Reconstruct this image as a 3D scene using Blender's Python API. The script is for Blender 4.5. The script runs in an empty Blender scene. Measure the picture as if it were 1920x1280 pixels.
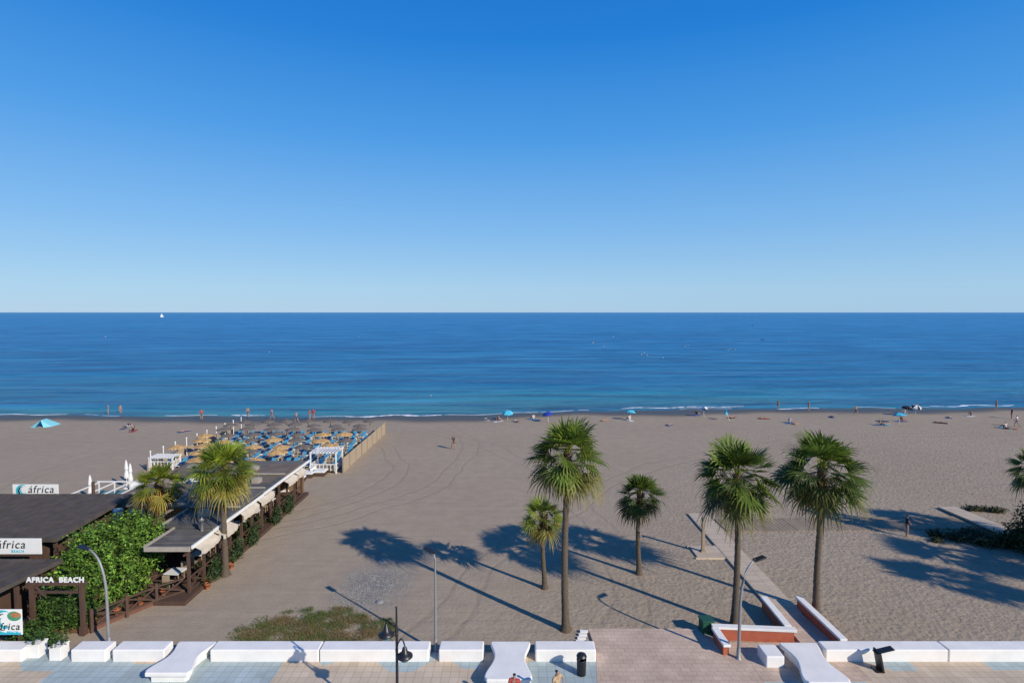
import bpy, math, random
from mathutils import Vector, Matrix, noise
R = random.Random(11)
rad = math.radians
scene = bpy.context.scene
COL = scene.collection

# ---------- survey helpers: turn sight lines from the balcony into positions on the ground ----------
H = 16.5
F = 1067.0
P = math.atan(55.0 / F)
sp, cp = math.sin(P), math.cos(P)
def G(px, py, z=0.0):
    a = (px - 960) / F; b = (640 - py) / F
    t = (H - z) / (sp - b * cp)
    return (a * t, (cp + b * sp) * t, z)
def ZAT(py, Y):
    b = (640 - py) / F
    return H - Y * (sp - b * cp) / (cp + b * sp)

# ---------- mesh builder ----------
class MB:
    def __init__(s):
        s.v = []; s.f = []; s.c = []; s.m = []
    def face(s, pts, col=(1, 1, 1), m=0):
        i = len(s.v)
        for p in pts:
            s.v.append(tuple(p)); s.c.append((col[0], col[1], col[2], 1))
        s.f.append(tuple(range(i, i + len(pts)))); s.m.append(m)
    def box(s, c, d, rz=0, m=0, rx=0, ry=0, col=(1, 1, 1)):
        i = len(s.v)
        M = Matrix.Translation(c) @ Matrix.Rotation(rz, 4, 'Z') @ Matrix.Rotation(ry, 4, 'Y') @ Matrix.Rotation(rx, 4, 'X')
        for x, y, z in ((-1,-1,-1),(1,-1,-1),(1,1,-1),(-1,1,-1),(-1,-1,1),(1,-1,1),(1,1,1),(-1,1,1)):
            s.v.append(tuple(M @ Vector((x*d[0]/2, y*d[1]/2, z*d[2]/2)))); s.c.append((col[0], col[1], col[2], 1))
        for q in ((0,3,2,1),(4,5,6,7),(0,1,5,4),(1,2,6,5),(2,3,7,6),(3,0,4,7)):
            s.f.append(tuple(i + k for k in q)); s.m.append(m)
    def tube(s, pts, rr, n=8, m=0, col=(1, 1, 1), cap=True, jag=0):
        pts = [Vector(p) for p in pts]
        i0 = len(s.v)
        for k, p in enumerate(pts):
            d = (pts[min(k+1, len(pts)-1)] - pts[max(k-1, 0)]).normalized()
            up = Vector((0, 0, 1)) if abs(d.z) < .95 else Vector((1, 0, 0))
            a = d.cross(up).normalized(); b = a.cross(d)
            r = rr[k] if isinstance(rr, (list, tuple)) else rr
            for j in range(n):
                t = 2*math.pi*j/n
                q = r * (1 + (R.uniform(-jag, jag) if jag else 0))
                s.v.append(tuple(p + a*math.cos(t)*q + b*math.sin(t)*q)); s.c.append((col[0], col[1], col[2], 1))
        for k in range(len(pts)-1):
            for j in range(n):
                s.f.append((i0+k*n+j, i0+k*n+(j+1) % n, i0+(k+1)*n+(j+1) % n, i0+(k+1)*n+j)); s.m.append(m)
        if cap:
            s.f.append(tuple(i0+j for j in range(n))[::-1]); s.m.append(m)
            e = i0+(len(pts)-1)*n
            s.f.append(tuple(e+j for j in range(n))); s.m.append(m)
    def lathe(s, prof, c=(0, 0, 0), n=12, m=0, col=(1,1,1)):
        i0 = len(s.v)
        for r, z in prof:
            for j in range(n):
                t = 2*math.pi*j/n
                s.v.append((c[0]+r*math.cos(t), c[1]+r*math.sin(t), c[2]+z)); s.c.append((col[0], col[1], col[2], 1))
        for k in range(len(prof)-1):
            for j in range(n):
                s.f.append((i0+k*n+j, i0+k*n+(j+1) % n, i0+(k+1)*n+(j+1) % n, i0+(k+1)*n+j)); s.m.append(m)
    def prism(s, outline, z0, z1, m=0):
        i = len(s.v); n = len(outline)
        for z in (z0, z1):
            for x, y in outline:
                s.v.append((x, y, z)); s.c.append((1, 1, 1, 1))
        s.f.append(tuple(i+j for j in range(n))[::-1]); s.m.append(m)
        s.f.append(tuple(i+n+j for j in range(n))); s.m.append(m)
        for j in range(n):
            s.f.append((i+j, i+(j+1) % n, i+n+(j+1) % n, i+n+j)); s.m.append(m)
    def mesh(s, name, mats, smooth=False):
        me = bpy.data.meshes.new(name)
        me.from_pydata(s.v, [], s.f)
        for mt in mats: me.materials.append(mt)
        me.polygons.foreach_set('material_index', s.m)
        ca = me.color_attributes.new('tint', 'FLOAT_COLOR', 'POINT')
        ca.data.foreach_set('color', [x for c in s.c for x in c])
        if smooth: me.polygons.foreach_set('use_smooth', [True]*len(s.f))
        me.update()
        return me

def meta(o, label=None, category=None, group=None, kind=None):
    if label: o['label'] = label
    if category: o['category'] = category
    if group: o['group'] = group
    if kind: o['kind'] = kind
    return o
def add(name, me, mats=None, parent=None, loc=(0, 0, 0), rz=0, smooth=False, bevel=0, **k):
    if isinstance(me, MB): me = me.mesh(name, mats or [], smooth)
    o = bpy.data.objects.new(name, me)
    COL.objects.link(o)
    o.location = loc; o.rotation_euler = (0, 0, rz)
    if parent: o.parent = parent
    if bevel:
        b = o.modifiers.new('bevel', 'BEVEL'); b.width = bevel; b.segments = 3; b.limit_method = 'ANGLE'
    return meta(o, **k)
def part(name, parent, mats, boxes, **k):
    """one child mesh per box, each a part of its own"""
    for a in boxes:
        mb = MB(); mb.box((0, 0, 0), a[1], **(a[2] if len(a) > 2 else {}))
        add(name, mb, mats, parent=parent, loc=a[0], **k)
def empty(name, loc, rz=0, **k):
    o = bpy.data.objects.new(name, None); COL.objects.link(o)
    o.empty_display_size = .3
    o.location = loc; o.rotation_euler = (0, 0, rz)
    return meta(o, **k)
def clone(src, loc, rz=0, sc=1, parent=None, **k):
    n = src.copy(); COL.objects.link(n)
    if parent is None:
        n.location = loc; n.rotation_euler = (0, 0, rz); n.scale = (sc, sc, sc)
    else: n.parent = parent
    for c in src.children: clone(c, None, parent=n)
    return meta(n, **k)

# ---------- materials ----------
def nodes(name):
    m = bpy.data.materials.new(name); m.use_nodes = True
    nt = m.node_tree
    return m, nt, nt.nodes, nt.links, nt.nodes['Principled BSDF']
def mat(name, col, rough=.75, var=.2, scale=2.0, bump=.0, bscale=20.0, spec=.25, metal=0, tint=False, stretch=None, trans=0):
    m, nt, N, L, B = nodes(name)
    tc = N.new('ShaderNodeTexCoord'); mp = N.new('ShaderNodeMapping')
    L.new(tc.outputs['Object'], mp.inputs['Vector'])
    if stretch: mp.inputs['Scale'].default_value = stretch
    nz = N.new('ShaderNodeTexNoise'); nz.inputs['Scale'].default_value = scale; nz.inputs['Detail'].default_value = 6
    L.new(mp.outputs[0], nz.inputs['Vector'])
    mx = N.new('ShaderNodeMix'); mx.data_type = 'RGBA'
    L.new(nz.outputs['Fac'], mx.inputs['Factor'])
    mx.inputs['A'].default_value = tuple(c*(1-var) for c in col)+(1,)
    mx.inputs['B'].default_value = tuple(min(1, c*(1+var)) for c in col)+(1,)
    out = mx.outputs['Result']
    if tint:
        at = N.new('ShaderNodeAttribute'); at.attribute_name = 'tint'
        m2 = N.new('ShaderNodeMix'); m2.data_type = 'RGBA'; m2.blend_type = 'MULTIPLY'; m2.inputs['Factor'].default_value = 1
        L.new(out, m2.inputs['A']); L.new(at.outputs['Color'], m2.inputs['B']); out = m2.outputs['Result']
    L.new(out, B.inputs['Base Color'])
    B.inputs['Roughness'].default_value = rough; B.inputs['Metallic'].default_value = metal
    B.inputs['Specular IOR Level'].default_value = spec
    if bump:
        n2 = N.new('ShaderNodeTexNoise'); n2.inputs['Scale'].default_value = bscale; n2.inputs['Detail'].default_value = 4
        L.new(mp.outputs[0], n2.inputs['Vector'])
        bp = N.new('ShaderNodeBump'); bp.inputs['Strength'].default_value = 1; bp.inputs['Distance'].default_value = bump
        L.new(n2.outputs['Fac'], bp.inputs['Height']); L.new(bp.outputs[0], B.inputs['Normal'])
    if trans:
        tr = N.new('ShaderNodeBsdfTranslucent'); L.new(out, tr.inputs['Color'])
        ms = N.new('ShaderNodeMixShader'); ms.inputs[0].default_value = trans
        L.new(B.outputs[0], ms.inputs[1]); L.new(tr.outputs[0], ms.inputs[2])
        L.new(ms.outputs[0], N['Material Output'].inputs['Surface'])
    return m

M_white = mat('white_plaster', (.76, .73, .69), .8, .14, 1.5, .006, 30)
M_wpaint = mat('white_paint', (.72, .71, .68), .5, .06, 4)
M_cream = mat('cream_painted_timber', (.34, .30, .25), .7, .25, 4)
M_dwood = mat('dark_wood', (.085, .05, .036), .7, .35, 6, .004, 40, stretch=(1, 1, .3))
M_wood = mat('weathered_wood', (.30, .23, .16), .85, .25, 5, .004, 40)
M_roofg = mat('grey_felt_roof', (.10, .094, .09), .9, .6, .8, .02, 14)
M_roofl = mat('worn_grey_felt_roof', (.13, .12, .108), .9, .6, .8, .02, 14)
M_roofb = mat('brown_roof', (.165, .125, .095), .9, .5, .7, .015, 12)
M_thatch = mat('dark_reed_roof', (.09, .074, .062), .95, .55, 2.0, .04, 25)
M_straw = mat('golden_straw', (.50, .31, .13), .9, .3, 6, .03, 40, tint=True)
M_greyst = mat('grey_straw', (.145, .122, .105), .9, .3, 6, .03, 40, tint=True)
M_blue = mat('blue_canvas', (.06, .26, .44), .8, .25, 4)
M_cyan = mat('cyan_nylon', (.08, .52, .60), .6, .1, 3)
M_navy = mat('navy_canvas', (.02, .05, .30), .7, .1, 3)
M_black = mat('black_metal', (.015, .015, .017), .4, .1, 5, spec=.5)
M_galv = mat('grey_metal_pole', (.25, .25, .25), .5, .1, 5, spec=.5, metal=.3)
M_bamboo = mat('reed_fence', (.37, .29, .205), .9, .12, 3, .01, 18, stretch=(6, 6, .4))
M_brick = mat('red_render', (.40, .11, .06), .85, .3, 3, .004, 30)
M_green = mat('green_plastic', (.02, .08, .05), .5, .1, 3)
M_trunk = mat('palm_bark', (.115, .088, .064), .95, .4, 5, .05, 9, stretch=(1, 1, 4))
M_frond = mat('palm_frond', (1, 1, 1), .5, .25, 2.5, tint=True, spec=.3, trans=.3)
M_leaf = mat('leaves', (1, 1, 1), .6, .3, 2.0, tint=True, spec=.2, trans=.2)
M_skin = mat('skin', (.34, .20, .14), .6, .08, 10)
M_hair = mat('dark_hair', (.02, .014, .01), .6, .1, 20)
M_red = mat('red_cloth', (.36, .06, .05), .8, .1, 8)
M_pink = mat('pink_cloth', (.5, .2, .2), .8, .1, 8)
M_dark = mat('dark_cloth', (.02, .02, .025), .8, .1, 8)
M_bcl = mat('blue_cloth', (.05, .14, .32), .8, .1, 8)
M_tan = mat('tan_cloth', (.4, .3, .18), .8, .1, 8)
M_wcl = mat('white_cloth', (.68, .68, .66), .8, .05, 8)
M_terra = mat('terracotta', (.38, .13, .06), .8, .2, 8)
M_glass = mat('blue_glass', (.10, .22, .27), .08, .1, 2, spec=.6)
M_teal = mat('teal_print', (.02, .38, .48), .5, .05, 5)
M_ink = mat('black_print', (.02, .025, .03), .5, .05, 5)
M_stone = mat('grey_stones', (.24, .235, .225), .85, .3, 9, tint=True)
M_foam = mat('sea_foam', (.78, .80, .81), .7, .12, 3, .03, 8)

# sand
def shore(X):
    T = [(-3000, 92), (-200, 92.5), (-86, 92.3), (-49, 91), (-31, 90.2), (-22, 90.8), (3.6, 94), (21, 97), (41, 98), (89, 99.5), (200, 102), (3000, 102)]
    for (x0, y0), (x1, y1) in zip(T, T[1:]):
        if x0 <= X <= x1:
            t = (X-x0)/(x1-x0); return y0+(y1-y0)*t + .5*math.sin(X*.23) + .35*math.sin(X*.61+1)
    return 95
SEAZ = -.3
def sand_z(X, Y):
    s = shore(X); d = s - Y
    if d > 9: z = 0
    elif d > -2: z = SEAZ * (1 - d/9)
    else: z = SEAZ*(1+2/9) + (d+2)*.15
    return max(z, -4)
xs = [-3000, -1200, -500, -250] + [i*1.5 for i in range(-110, 111)] + [250, 500, 1200, 3000]
ys = [-600, -200, -60, 0, 15, 24] + [26+i*1.5 for i in range(32)] + [74.5+i*.7 for i in range(52)] + [115, 125, 150, 300]
vs = [(x, y, sand_z(x, y)) for y in ys for x in xs]
nx = len(xs)
fs = [(j*nx+i, j*nx+i+1, (j+1)*nx+i+1, (j+1)*nx+i) for j in range(len(ys)-1) for i in range(nx-1)]
me = bpy.data.meshes.new('beach'); me.from_pydata(vs, [], fs)
at = me.attributes.new('wet', 'FLOAT', 'POINT')
def ss(a, b, x):
    t = max(0, min(1, (x-a)/(b-a))); return t*t*(3-2*t)
at.data.foreach_set('value', [1-ss(2.6, 7.5, shore(x)-y + 1.4*math.sin(x*.17)) for x, y, z in vs])
at = me.attributes.new('rough', 'FLOAT', 'POINT')
at.data.foreach_set('value', [max(.10, ss(-4, 22, x + (45-y)*.6)) * (1-ss(74, 90, y)*.85) for x, y, z in vs])
me.polygons.foreach_set('use_smooth', [True]*len(fs))
m, nt, N, L, B = nodes('beach_sand')
tc = N.new('ShaderNodeTexCoord')
def noise_n(scale, detail=5, vec=None, rough=.5):
    n = N.new('ShaderNodeTexNoise'); n.inputs['Scale'].default_value = scale; n.inputs['Detail'].default_value = detail
    n.inputs['Roughness'].default_value = rough
    L.new(vec or tc.outputs['Object'], n.inputs['Vector']); return n
def mixc(f, a, b, mode='MIX'):
    x = N.new('ShaderNodeMix'); x.data_type = 'RGBA'; x.blend_type = mode
    if isinstance(f, (int, float)): x.inputs['Factor'].default_value = f
    else: L.new(f, x.inputs['Factor'])
    for s_, v_ in (('A', a), ('B', b)):
        if isinstance(v_, tuple): x.inputs[s_].default_value = v_+(1,)
        else: L.new(v_, x.inputs[s_])
    return x.outputs['Result']
def mth(op, a, b=None, c=None, clamp=False):
    x = N.new('ShaderNodeMath'); x.operation = op; x.use_clamp = clamp
    for i_, v_ in enumerate((a, b, c)):
        if v_ is None: continue
        if isinstance(v_, (int, float)): x.inputs[i_].default_value = v_
        else: L.new(v_, x.inputs[i_])
    return x.outputs[0]
def ramp(f, stops):
    r = N.new('ShaderNodeValToRGB')
    e = r.color_ramp.elements
    e[0].position = stops[0][0]; e[0].color = tuple(stops[0][1])+(1,)
    e[1].position = stops[-1][0]; e[1].color = tuple(stops[-1][1])+(1,)
    for p_, c_ in stops[1:-1]:
        q = e.new(p_); q.color = tuple(c_)+(1,)
    L.new(f, r.inputs[0]); return r.outputs[0]
n1 = noise_n(.06, 4); n2 = noise_n(.9, 6); n3 = noise_n(7, 5)
c = ramp(n1.outputs['Fac'], [(.3, (.305, .238, .170)), (.7, (.375, .297, .216))])
c = mixc(.5, c, ramp(n2.outputs['Fac'], [(.3, (.29, .227, .162)), (.7, (.39, .310, .226))]))
c = mixc(.16, c, ramp(n3.outputs['Fac'], [(.3, (.17, .134, .095)), (.7, (.50, .40, .295))]))
# old tyre tracks: arcs pressed into the sand
track = None
for cx, cy, r0 in ((-36, 66, 30), (-36, 66, 31.8), (-40, 40, 46), (-40, 40, 47.8), (-30, 58, 17), (-30, 58, 18.7), (60, 10, 66), (60, 10, 67.8)):
    v = N.new('ShaderNodeVectorMath'); v.operation = 'DISTANCE'
    L.new(tc.outputs['Object'], v.inputs[0]); v.inputs[1].default_value = (cx, cy, 0)
    d = mth('ADD', v.outputs['Value'], mth('MULTIPLY', n1.outputs['Fac'], 6))
    d = mth('ABSOLUTE', mth('SUBTRACT', d, r0+3))
    d = mth('SUBTRACT', 1, mth('DIVIDE', d, .24), clamp=True)
    d = mth('MULTIPLY', d, n2.outputs['Fac'])
    track = d if track is None else mth('MAXIMUM', track, d)
c = mixc(mth('MULTIPLY', track, .35), c, (.15, .12, .085))
# grey silt under the pebbles
mpg = N.new('ShaderNodeMapping'); L.new(tc.outputs['Object'], mpg.inputs[0]); mpg.inputs['Location'].default_value = (8.3/2.3, -33.7/3.0, 0); mpg.inputs['Scale'].default_value = (1/2.3, 1/3.0, 1)
vl = N.new('ShaderNodeVectorMath'); vl.operation = 'LENGTH'; L.new(mpg.outputs[0], vl.inputs[0])
gm = mth('SUBTRACT', 1.75, mth('ADD', vl.outputs['Value'], mth('MULTIPLY', n2.outputs['Fac'], 1.1)), clamp=True)
c = mixc(mth('MULTIPLY', gm, .85, clamp=True), c, (.20, .19, .178))
wet = N.new('ShaderNodeAttribute'); wet.attribute_name = 'wet'
rg = N.new('ShaderNodeAttribute'); rg.attribute_name = 'rough'
c = mixc(wet.outputs['Fac'], c, (.075, .058, .042))
wn = noise_n(1.5, 3); wv = mixc(.18, tc.outputs['Object'], wn.outputs['Color'], 'ADD')
vo = N.new('ShaderNodeTexVoronoi'); vo.inputs['Scale'].default_value = 3.6; vo.feature = 'SMOOTH_F1'; L.new(wv, vo.inputs['Vector'])
fp = mth('MULTIPLY', vo.outputs['Distance'], rg.outputs['Fac'])
c = mixc(mth('MULTIPLY', mth('SUBTRACT', mth('MULTIPLY', rg.outputs['Fac'], .5), fp, clamp=True), .4), c, (.17, .135, .095))
L.new(c, B.inputs['Base Color'])
rr = N.new('ShaderNodeMapRange'); L.new(wet.outputs['Fac'], rr.inputs[0]); rr.inputs['To Min'].default_value = .95; rr.inputs['To Max'].default_value = .4
L.new(rr.outputs[0], B.inputs['Roughness']); B.inputs['Specular IOR Level'].default_value = .15
nb = noise_n(5.5, 4, rough=.55)
# raked furrows running along the shore on the open sand
mpr = N.new('ShaderNodeMapping'); L.new(tc.outputs['Object'], mpr.inputs[0]); mpr.inputs['Scale'].default_value = (.12, 1.6, 1); mpr.inputs['Rotation'].default_value = (0, 0, rad(6))
rk = noise_n(1, 4, mpr.outputs[0])
hh = mth('MULTIPLY', mth('ADD', mth('MULTIPLY', vo.outputs['Distance'], .9), nb.outputs['Fac']), rg.outputs['Fac'])
hh = mth('ADD', mth('MULTIPLY', hh, .068), mth('MULTIPLY', n3.outputs['Fac'], .014))
hh = mth('ADD', hh, mth('MULTIPLY', n2.outputs['Fac'], .025))
hh = mth('ADD', hh, mth('MULTIPLY', rk.outputs['Fac'], .06))
hh = mth('SUBTRACT', hh, mth('MULTIPLY', track, .04))
bp = N.new('ShaderNodeBump'); bp.inputs['Distance'].default_value = 1; bp.inputs['Strength'].default_value = .8
L.new(hh, bp.inputs['Height']); L.new(bp.outputs[0], B.inputs['Normal'])
me.materials.append(m)
o = bpy.data.objects.new('beach', me); COL.objects.link(o); meta(o, 'warm grey brown sand beach with footprints and tyre tracks', 'beach', kind='structure')

# sea
m, nt, N, L, B = nodes('sea_water')
tc = N.new('ShaderNodeTexCoord')
sx = N.new('ShaderNodeSeparateXYZ'); L.new(tc.outputs['Object'], sx.inputs[0])
def stretched(sc, rot=0, det=4):
    q = N.new('ShaderNodeMapping'); L.new(tc.outputs['Object'], q.inputs[0]); q.inputs['Scale'].default_value = sc; q.inputs['Rotation'].default_value = (0, 0, rad(rot))
    return noise_n(1, det, q.outputs[0], .55).outputs['Fac']
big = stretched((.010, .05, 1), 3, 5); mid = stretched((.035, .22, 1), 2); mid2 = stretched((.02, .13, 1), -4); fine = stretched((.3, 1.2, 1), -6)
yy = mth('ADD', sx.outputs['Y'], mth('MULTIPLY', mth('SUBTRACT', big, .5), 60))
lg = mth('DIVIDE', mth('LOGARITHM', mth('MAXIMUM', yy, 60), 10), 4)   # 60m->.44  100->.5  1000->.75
c = ramp(lg, [(.48, (.06, .24, .26)), (.50, (.035, .22, .31)), (.54, (.02, .20, .37)), (.62, (.018, .21, .45)), (.72, (.03, .26, .54)), (.84, (.045, .28, .56)), (.93, (.06, .29, .55)), (1, (.14, .38, .60))])  # paler far stops paint aerial haze into the water colour
# wave shading painted into the water colour as dark and light streaks
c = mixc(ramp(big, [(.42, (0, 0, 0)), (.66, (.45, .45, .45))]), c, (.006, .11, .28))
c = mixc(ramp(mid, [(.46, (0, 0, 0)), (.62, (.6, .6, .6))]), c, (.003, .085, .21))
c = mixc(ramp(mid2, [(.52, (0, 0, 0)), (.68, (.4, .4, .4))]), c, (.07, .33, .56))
hh = mth('ADD', mth('MULTIPLY', mid, 2.6), mth('MULTIPLY', fine, .35))
hh = mth('ADD', hh, mth('MULTIPLY', big, 6.0))
bp = N.new('ShaderNodeBump'); bp.inputs['Distance'].default_value = 1; bp.inputs['Strength'].default_value = 1
L.new(hh, bp.inputs['Height'])
# water body colour under a wind-roughened surface whose reflectance levels off at grazing angles
N.remove(B)
df = N.new('ShaderNodeBsdfDiffuse'); L.new(c, df.inputs['Color']); L.new(bp.outputs[0], df.inputs['Normal'])
gl = N.new('ShaderNodeBsdfGlossy'); gl.inputs['Roughness'].default_value = .15; L.new(bp.outputs[0], gl.inputs['Normal'])
fr = N.new('ShaderNodeFresnel'); fr.inputs['IOR'].default_value = 1.33; L.new(bp.outputs[0], fr.inputs['Normal'])
ms = N.new('ShaderNodeMixShader'); L.new(mth('MINIMUM', mth('MULTIPLY', fr.outputs[0], .7), .24), ms.inputs[0])
L.new(df.outputs[0], ms.inputs[1]); L.new(gl.outputs[0], ms.inputs[2]); L.new(ms.outputs[0], N['Material Output'].inputs['Surface'])
mb = MB()
yl = [86, 105, 150, 300, 1000, 4000, 40000]
xl = [-60000, -3000, -300, 300, 3000, 60000]
for a, b in zip(yl, yl[1:]):
    for c0, c1 in zip(xl, xl[1:]):
        mb.face([(c0, a, SEAZ), (c1, a, SEAZ), (c1, b, SEAZ), (c0, b, SEAZ)])
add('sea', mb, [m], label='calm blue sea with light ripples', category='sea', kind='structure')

# foam lines where ripples break
mb = MB()
def foam(px0, px1, off, w):
    X0 = (px0-960)/F*94; X1 = (px1-960)/F*94
    n = int((X1-X0)/.3)+2; prev = None
    for i in range(n):
        t = i/(n-1); X = X0+(X1-X0)*t
        nn = noise.noise(Vector((X*.5, off*3, 0)))+.7*noise.noise(Vector((X*2.2, off*3, 4)))
        ww = max(.0, w*math.sin(math.pi*t)**.4*(.75+1.5*nn)); y = shore(X)+off+.8*noise.noise(Vector((X*.2, off, 8)))
        cur = (X, y, ww)
        if prev and (prev[2] > .02 or ww > .02):
            mb.face([(prev[0], prev[1]-prev[2]/2, SEAZ+.03), (X, y-ww/2, SEAZ+.03), (X, y+ww/2, SEAZ+.05), (prev[0], prev[1]+prev[2]/2, SEAZ+.05)])
        prev = cur
for a in ((-80, 130, .3, .4), (160, 240, .4, .15), (320, 415, .4, .25), (440, 505, 1.2, .5), (600, 660, .3, .15), (655, 830, .1, .8), (835, 960, .4, .2), (950, 1110, .6, .3), (1175, 1430, 2.2, .7), (1290, 1400, .3, .15), (1480, 1570, .4, .4), (1740, 1800, 1.4, .3), (1805, 1990, 2.0, .7), (1650, 1720, .3, .15)):
    foam(*a)
add('sea_foam', mb, [M_foam], label='thin white foam along the waterline', category='foam', kind='structure')

# ---------- promenade ----------
m, nt, N, L, B = nodes('promenade_tiles')
tc = N.new('ShaderNodeTexCoord')
vo = N.new('ShaderNodeTexVoronoi'); vo.inputs['Scale'].default_value = .3; vo.distance = 'MANHATTAN'; vo.inputs['Randomness'].default_value = .35; L.new(tc.outputs['Object'], vo.inputs['Vector'])
sc_ = N.new('ShaderNodeSeparateColor'); L.new(vo.outputs['Color'], sc_.inputs[0])
c = ramp(sc_.outputs[0], [(.0, (.62, .50, .37)), (.42, (.62, .51, .38)), (.48, (.45, .53, .53)), (1, (.41, .51, .52))])
n1 = noise_n(.7, 6); c = mixc(.45, c, ramp(n1.outputs['Fac'], [(.3, (.6, .57, .54)), (.7, (1, 1, 1))]), 'MULTIPLY')
br = N.new('ShaderNodeTexBrick'); br.offset = 0; br.inputs['Scale'].default_value = 1; br.inputs['Brick Width'].default_value = .4; br.inputs['Row Height'].default_value = .4; br.inputs['Mortar Size'].default_value = .010
br.inputs['Color1'].default_value = (1, 1, 1, 1); br.inputs['Color2'].default_value = (.88, .87, .86, 1); br.inputs['Mortar'].default_value = (.6, .56, .52, 1)
L.new(tc.outputs['Object'], br.inputs['Vector'])
c = mixc(1, c, br.outputs['Color'], 'MULTIPLY')
L.new(c, B.inputs['Base Color']); B.inputs['Roughness'].default_value = .7; B.inputs['Specular IOR Level'].default_value = .2
mb = MB(); mb.box((0, 3.2, -.2), (400, 47, .6))
add('promenade_pavement', mb, [m], label='promenade paved with cream and pale blue tiles', category='pavement', kind='structure')
m, nt, N, L, B = nodes('pink_paving')
tc = N.new('ShaderNodeTexCoord')
br = N.new('ShaderNodeTexBrick'); br.inputs['Scale'].default_value = 1; br.inputs['Brick Width'].default_value = .42; br.inputs['Row Height'].default_value = .3; br.inputs['Mortar Size'].default_value = .009
br.inputs['Color1'].default_value = (.64, .49, .38, 1); br.inputs['Color2'].default_value = (.57, .43, .335, 1); br.inputs['Mortar'].default_value = (.38, .28, .21, 1)
L.new(tc.outputs['Object'], br.inputs['Vector'])
n1 = noise_n(.8, 6); c = mixc(.6, br.outputs['Color'], ramp(n1.outputs['Fac'], [(.3, (.55, .52, .5)), (.7, (1, 1, 1))]), 'MULTIPLY')
L.new(c, B.inputs['Base Color']); B.inputs['Roughness'].default_value = .8; B.inputs['Specular IOR Level'].default_value = .2
mb = MB(); mb.prism([(3.2, 20), (10.9, 20), (11.2, 24.5), (11.2, 26.3), (10.15, 26.3), (10.15, 28.75), (3.95, 28.75), (4.1, 27)], -.3, .106)
add('beach_entrance_pavement', mb, [m], label='pinkish brick paving leading onto the sand', category='pavement', kind='structure')
mb = MB(); mb.prism([(11.21, 24.5), (16.1, 24.5), (16.0, 27.2), (15.8, 30.3), (14.35, 30.3), (14.35, 27.5), (10.16, 27.5), (10.16, 26.31), (11.21, 26.31)], -.3, .11)
add('planter_pavement', mb, [m], label='small brick paved landing between low walls', category='pavement', kind='structure')
mb = MB()
for k in range(5): mb.box((3.72-.1*k, 28.55-.28*k, .06-.012*k), (.42, .16, .12))
add('entrance_steps', mb, [M_white], label='small white edged steps beside the entrance paving', category='steps', kind='structure')

# boardwalks
m, nt, N, L, B = nodes('boardwalk_planks')
tc = N.new('ShaderNodeTexCoord')
br = N.new('ShaderNodeTexBrick'); br.inputs['Scale'].default_value = 1; br.inputs['Brick Width'].default_value = 1.7; br.inputs['Row Height'].default_value = .16; br.inputs['Mortar Size'].default_value = .012
br.inputs['Color1'].default_value = (.58, .46, .34, 1); br.inputs['Color2'].default_value = (.48, .38, .28, 1); br.inputs['Mortar'].default_value = (.12, .09, .065, 1)
L.new(tc.outputs['Object'], br.inputs['Vector'])
n1 = noise_n(1.2, 6); c = mixc(ramp(n1.outputs['Fac'], [(.55, (0, 0, 0)), (.75, (.6, .6, .6))]), br.outputs['Color'], (.36, .285, .205))
L.new(c, B.inputs['Base Color']); B.inputs['Roughness'].default_value = .9
M_bw = m
mb = MB(); mb.box((15.1, 38, .05), (1.5, 15.4, .14))
add('boardwalk', mb, [m], label='straight pale timber boardwalk running down to the sand', category='boardwalk', kind='structure')
mb = MB()
for k in range(67): mb.box((-10+.3*k, R.uniform(-.04, .04), R.uniform(-.012, .008)), (.27, 2.6, .07))
add('boardwalk', mb, [mat('sandy_planks', (.27, .21, .148), .9, .35, 1.1, .01, 10)], loc=(26.3, 43.6, .02), rz=rad(2), label='wide boardwalk half buried in sand', category='boardwalk', kind='structure')
mb = MB(); mb.box((36.6, 43.9, .2), (1.5, 6.4, .12), rx=rad(-1.5)); mb.box((36.6, 41.5, .08), (1.3, .2, .2))
add('boardwalk', mb, [m], label='short raised timber ramp beside the shrubs', category='boardwalk', kind='structure')

# ---------- low white walls ----------
def lowwall(x0, x1, y0=25.95, y1=26.72, z1=.62, label='low white rendered wall with rounded edges'):
    o = empty('low_wall', ((x0+x1)/2, (y0+y1)/2, .1), label=label, category='wall', group='white walls along the promenade')
    mb = MB(); w = x1-x0
    mb.box((0, 0, z1/2-.05), (w, y1-y0, z1))
    add('wall_body', mb, [M_white], parent=o, bevel=.06)
for a, b in ((-26, -23.05), (-20.75, -19.1), (-18.8, -16.35), (-14.2, -9.1), (-9.06, -3.92), (-3.45, -1.35), (1.1, 3.95), (14.75, 20.5), (20.54, 26.5), (-60, -26.3)):
    lowwall(a, b)
lowwall(11.75, 12.6, 25.5, 26.5, .58, 'short white rendered block beside the bench')
for x, y in ((-21.55, 26.3), (-22.75, 26.5)):
    o = empty('planter_box', (x, y, .1), label='small white square planter box with a plant', category='planter', group='white planter boxes')
    mb = MB(); mb.box((0, 0, .3), (.55, .55, .62)); mb.box((0, 0, .62), (.6, .6, .06))
    add('pot', mb, [M_white], parent=o, bevel=.02)
    mb = MB()
    for i in range(140):
        d = Vector((R.gauss(0, 1), R.gauss(0, 1), abs(R.gauss(0, 1)))).normalized()*R.uniform(.1, .42); p = Vector((0, 0, .7))+d
        s = Vector((R.gauss(0, 1), R.gauss(0, 1), R.gauss(0, 1))).normalized()*.06; t = d.normalized()*.12
        mb.face([p-s, p+t, p+s], (.05, .1, .025))
    add('plant', mb, [M_leaf], parent=o)

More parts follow.
